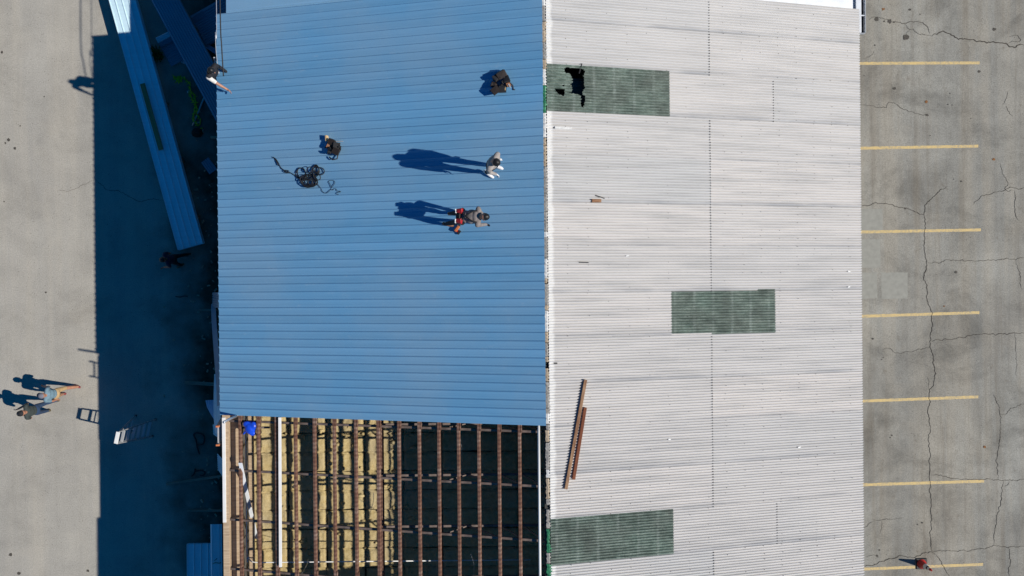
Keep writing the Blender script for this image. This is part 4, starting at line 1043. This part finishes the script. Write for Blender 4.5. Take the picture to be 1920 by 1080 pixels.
# two men walking left across the sunny yard
fa = G(99, 760)
pA, hc, HM, low, TM = person('person', 'person in black cap, charcoal shirt and blue jeans walking on the sunny concrete', (fa.x, fa.y, 0), 186, 1.8, lean=6, headp=6, legs=((12,6,5),(-6,14,5)), arms=((10,7,55,26),(20,7,85,30)), top='shirt_charcoal', bottom='jeans', shoe='boot_olive', hat='cap_black', headturn=8)
bm = bmesh.new(); add_box(bm, (0,0,0), (.05,.012,.035), None, .005); ob = link('cap_badge', bmesh_to('cap_badge', bm), 'shoe_white', pA, hc+HM @ Vector((0,.098,.062))); ob.rotation_euler = HM.to_euler()
fb = G(134, 731)
person('person', 'person in grey cap, light blue shirt and khaki shorts walking beside the jeans wearer', (fb.x, fb.y, 0), 172, 1.76, lean=8, headp=4, legs=((17,6,5),(-6,24,5)), arms=((-14,6,12,8),(18,6,40,14)), top='shirt_blue', bottom='khaki', shin='skin', shoe='shoe_red', hat='cap_grey', hair='hair_black')
# man in the shade
fc = G(346, 488)
person('person', 'person in dark clothes standing in the deep shade below the long panel stack', (fc.x, fc.y, 0), 200, 1.74, lean=5, headp=12, legs=((12,8,3),(-10,10,3)), arms=((14,7,50,22),(-4,7,14,6)), top='shirt_navy', sleeve='shirt_navy', bottom='trouser_black', shoe='boot_olive', skin='skin_dark', hair='hair_black')
pw = fc+Vector((-.33,.02,1.15))
# standing man on the blue roof
fd = RL(924, 319)
pD, *_ = person('person', 'person in grey shirt and white gloves standing on the blue roof, head bowed', (fd.x, fd.y, zroof(fd.x)+.0), -30, 1.84, lean=5, headp=26, legs=((4,4,2),(-3,6,3)), arms=((-4,4,14,8),(0,4,30,16)), top='shirt_grey', sleeve='shirt_grey', sleeve_long=True, bottom='trouser_black', shoe='shoe_white', hand='glove_white', hair='hair_black')
# bending man with red pouches
fe = RL(867, 412)
pE, hcE, HME, lowE, TME = person('person', 'person with red tool pouches bending forward over the blue roof', (fe.x, fe.y, zroof(fe.x)+.0), -4, 1.76, lean=62, headp=-6, legs=((-14,10,3),(-24,6,4)), arms=((4,-6,14,4),(10,-4,20,4)), top='shirt_taupe', sleeve='shirt_taupe', sleeve_long=True, bottom='trouser_black', shoe='leather_brown', hand='trouser_black', hair='hair_black')
def onE(p): return TME @ Vector(p)+Vector((0,0,-lowE))
for s in (-1, 1):
    q = pouch('tool_pouch', pE, onE((s*.115,-.135,.06)), (.12,.07,.14), TME.to_euler(), 'pouch_red'); 
    q2 = pouch('pouch_flap', pE, onE((s*.115,-.14,-.035)), (.10,.06,.035), TME.to_euler(), 'glove_white')
bm = bmesh.new()
ring = [onE((math.cos(a)*.178, math.sin(a)*.135, .06)) for a in [2*math.pi*j/28 for j in range(29)]]; add_tube(bm, ring, .022, 6, False)
link('tool_belt', bmesh_to('tool_belt', bm, True), 'leather_dark', pE)
for s in (-1, 1):
    bm = bmesh.new(); add_tube(bm, catmull([onE((s*.12,-.125,.08)), onE((-s*.01,-.142,.24)), onE((-s*.10,-.13,.38)), onE((-s*.13,-.06,.48))], 5), .016, 6); link('harness_strap', bmesh_to('harness_strap', bm, True), 'cap_black', pE)
hp_ = RL(858, 428)
hm = tag(empty('hand_drill', (hp_.x, hp_.y, zroof(hp_.x)+.03), .9), 'small orange and black power drill beside the bending worker', 'drill')
hm.rotation_euler = (0, -SL, .9)
box('drill_body', (0,0,.05), (.17,.07,.08), 'orange_plastic', hm, None, .015); box('battery', (-.05,-.09,.04), (.10,.06,.075), 'black_rubber', hm, None, .01); box('grip', (-.05,-.04,.045), (.045,.08,.045), 'cone_red', hm, None, .012)
tube('chuck', [(.08,0,.055),(.12,0,.055),(.14,0,.055),(.2,0,.055)], [.03,.026,.012,.006], 'dark_steel', hm, 10)
# worker on the ladder at the eave
zF = 6.92-1.72
pf = G(391, 131, 6.5)
person('person', 'person with one pale sleeve on a ladder reaching an arm over the blue eave', (-8.34, pf.y+.03, zF-.08), -30, 1.72, lean=16, headp=4, legs=((-16,8,4),(-17,10,4)), arms=((4,6,20,8),(58,4,4,4)), top='trouser_black', sleeve=('trouser_black', 'shirt_white'), sleeve_long=(True, False), bottom='trouser_black', shoe='boot_olive', skin='skin', hair='hair_black')
# lifeline from his hand to beyond the north gable
h0 = G(419, 143, 6.42); h1 = G(413, 28, 6.62); h2 = Vector((h1.x-.06, 14, 6.7))
tag(tube('lifeline_rope', catmull([h0, (h0+h1)/2+Vector((0,0,.02)), h1, (h1+h2)/2+Vector((0,0,-.08)), h2], 6), .016, 'black_rubber', None, 6), 'dark lifeline running from the eave worker along the edge of the blue roof', 'rope')
tag(tube('eave_cable', catmull([RL(411, 140, .05)*1.0, G(405.5, 100, 6.0), G(404, 60, 6.0), G(406, 28, 5.97), Vector((-W-.05, 14, 5.9))], 5), .009, 'galvanised', None, 6), 'thin white cable drooping along the eave above the worker', 'cable')

# crumbs and chips of rubbish along the wall foot, and torn fluff on the batts
bm = bmesh.new()
for k in range(150):
    x = 411-abs(random.gauss(0, 34)); p = G(x, random.uniform(20, 1060), .02)
    sz = random.uniform(.015, .06); add_box(bm, (p.x, p.y, sz*.3), (sz, sz*random.uniform(.4, 2.5), sz*.6), Euler((random.uniform(-.3,.3), random.uniform(-.3,.3), random.uniform(0, 3))).to_matrix())
tag(link('rubble_crumbs', bmesh_to('rubble_crumbs', bm), 'foam_tan'), 'pale crumbs and chips littering the shaded ground by the wall', 'rubble', None, 'stuff')
bm = bmesh.new()
for k in range(120):
    x, y = random.uniform(-7.3, -3.0), random.uniform(-8.3, -3.6)
    r_ = bmesh.ops.create_icosphere(bm, subdivisions=1, radius=random.uniform(.025, .07))
    q = Vector((x, y, ZC+.10)); sx = random.uniform(.6, 2.2)
    for v in r_['verts']: v.co = q+Vector((v.co.x*sx, v.co.y*random.uniform(.7, 1.2), v.co.z*.6))
tag(link('torn_fluff', bmesh_to('torn_fluff', bm, True), 'insulation', ceil), kind='stuff')
for a, b in [((858, 800), (866, 870)), ((566, 1075), (578, 1048)), ((883, 1040), (888, 1079)), ((548, 905), (552, 935)), ((700, 925), (694, 960))]:
    tube('hanging_wire', catmull([RL(*a, -.15), (RL(*a, -.15)+G(*b, 5.2))/2+Vector((.04, .02, 0)), G(*b, 5.2)], 5), .007, 'galvanised', wh, 5)
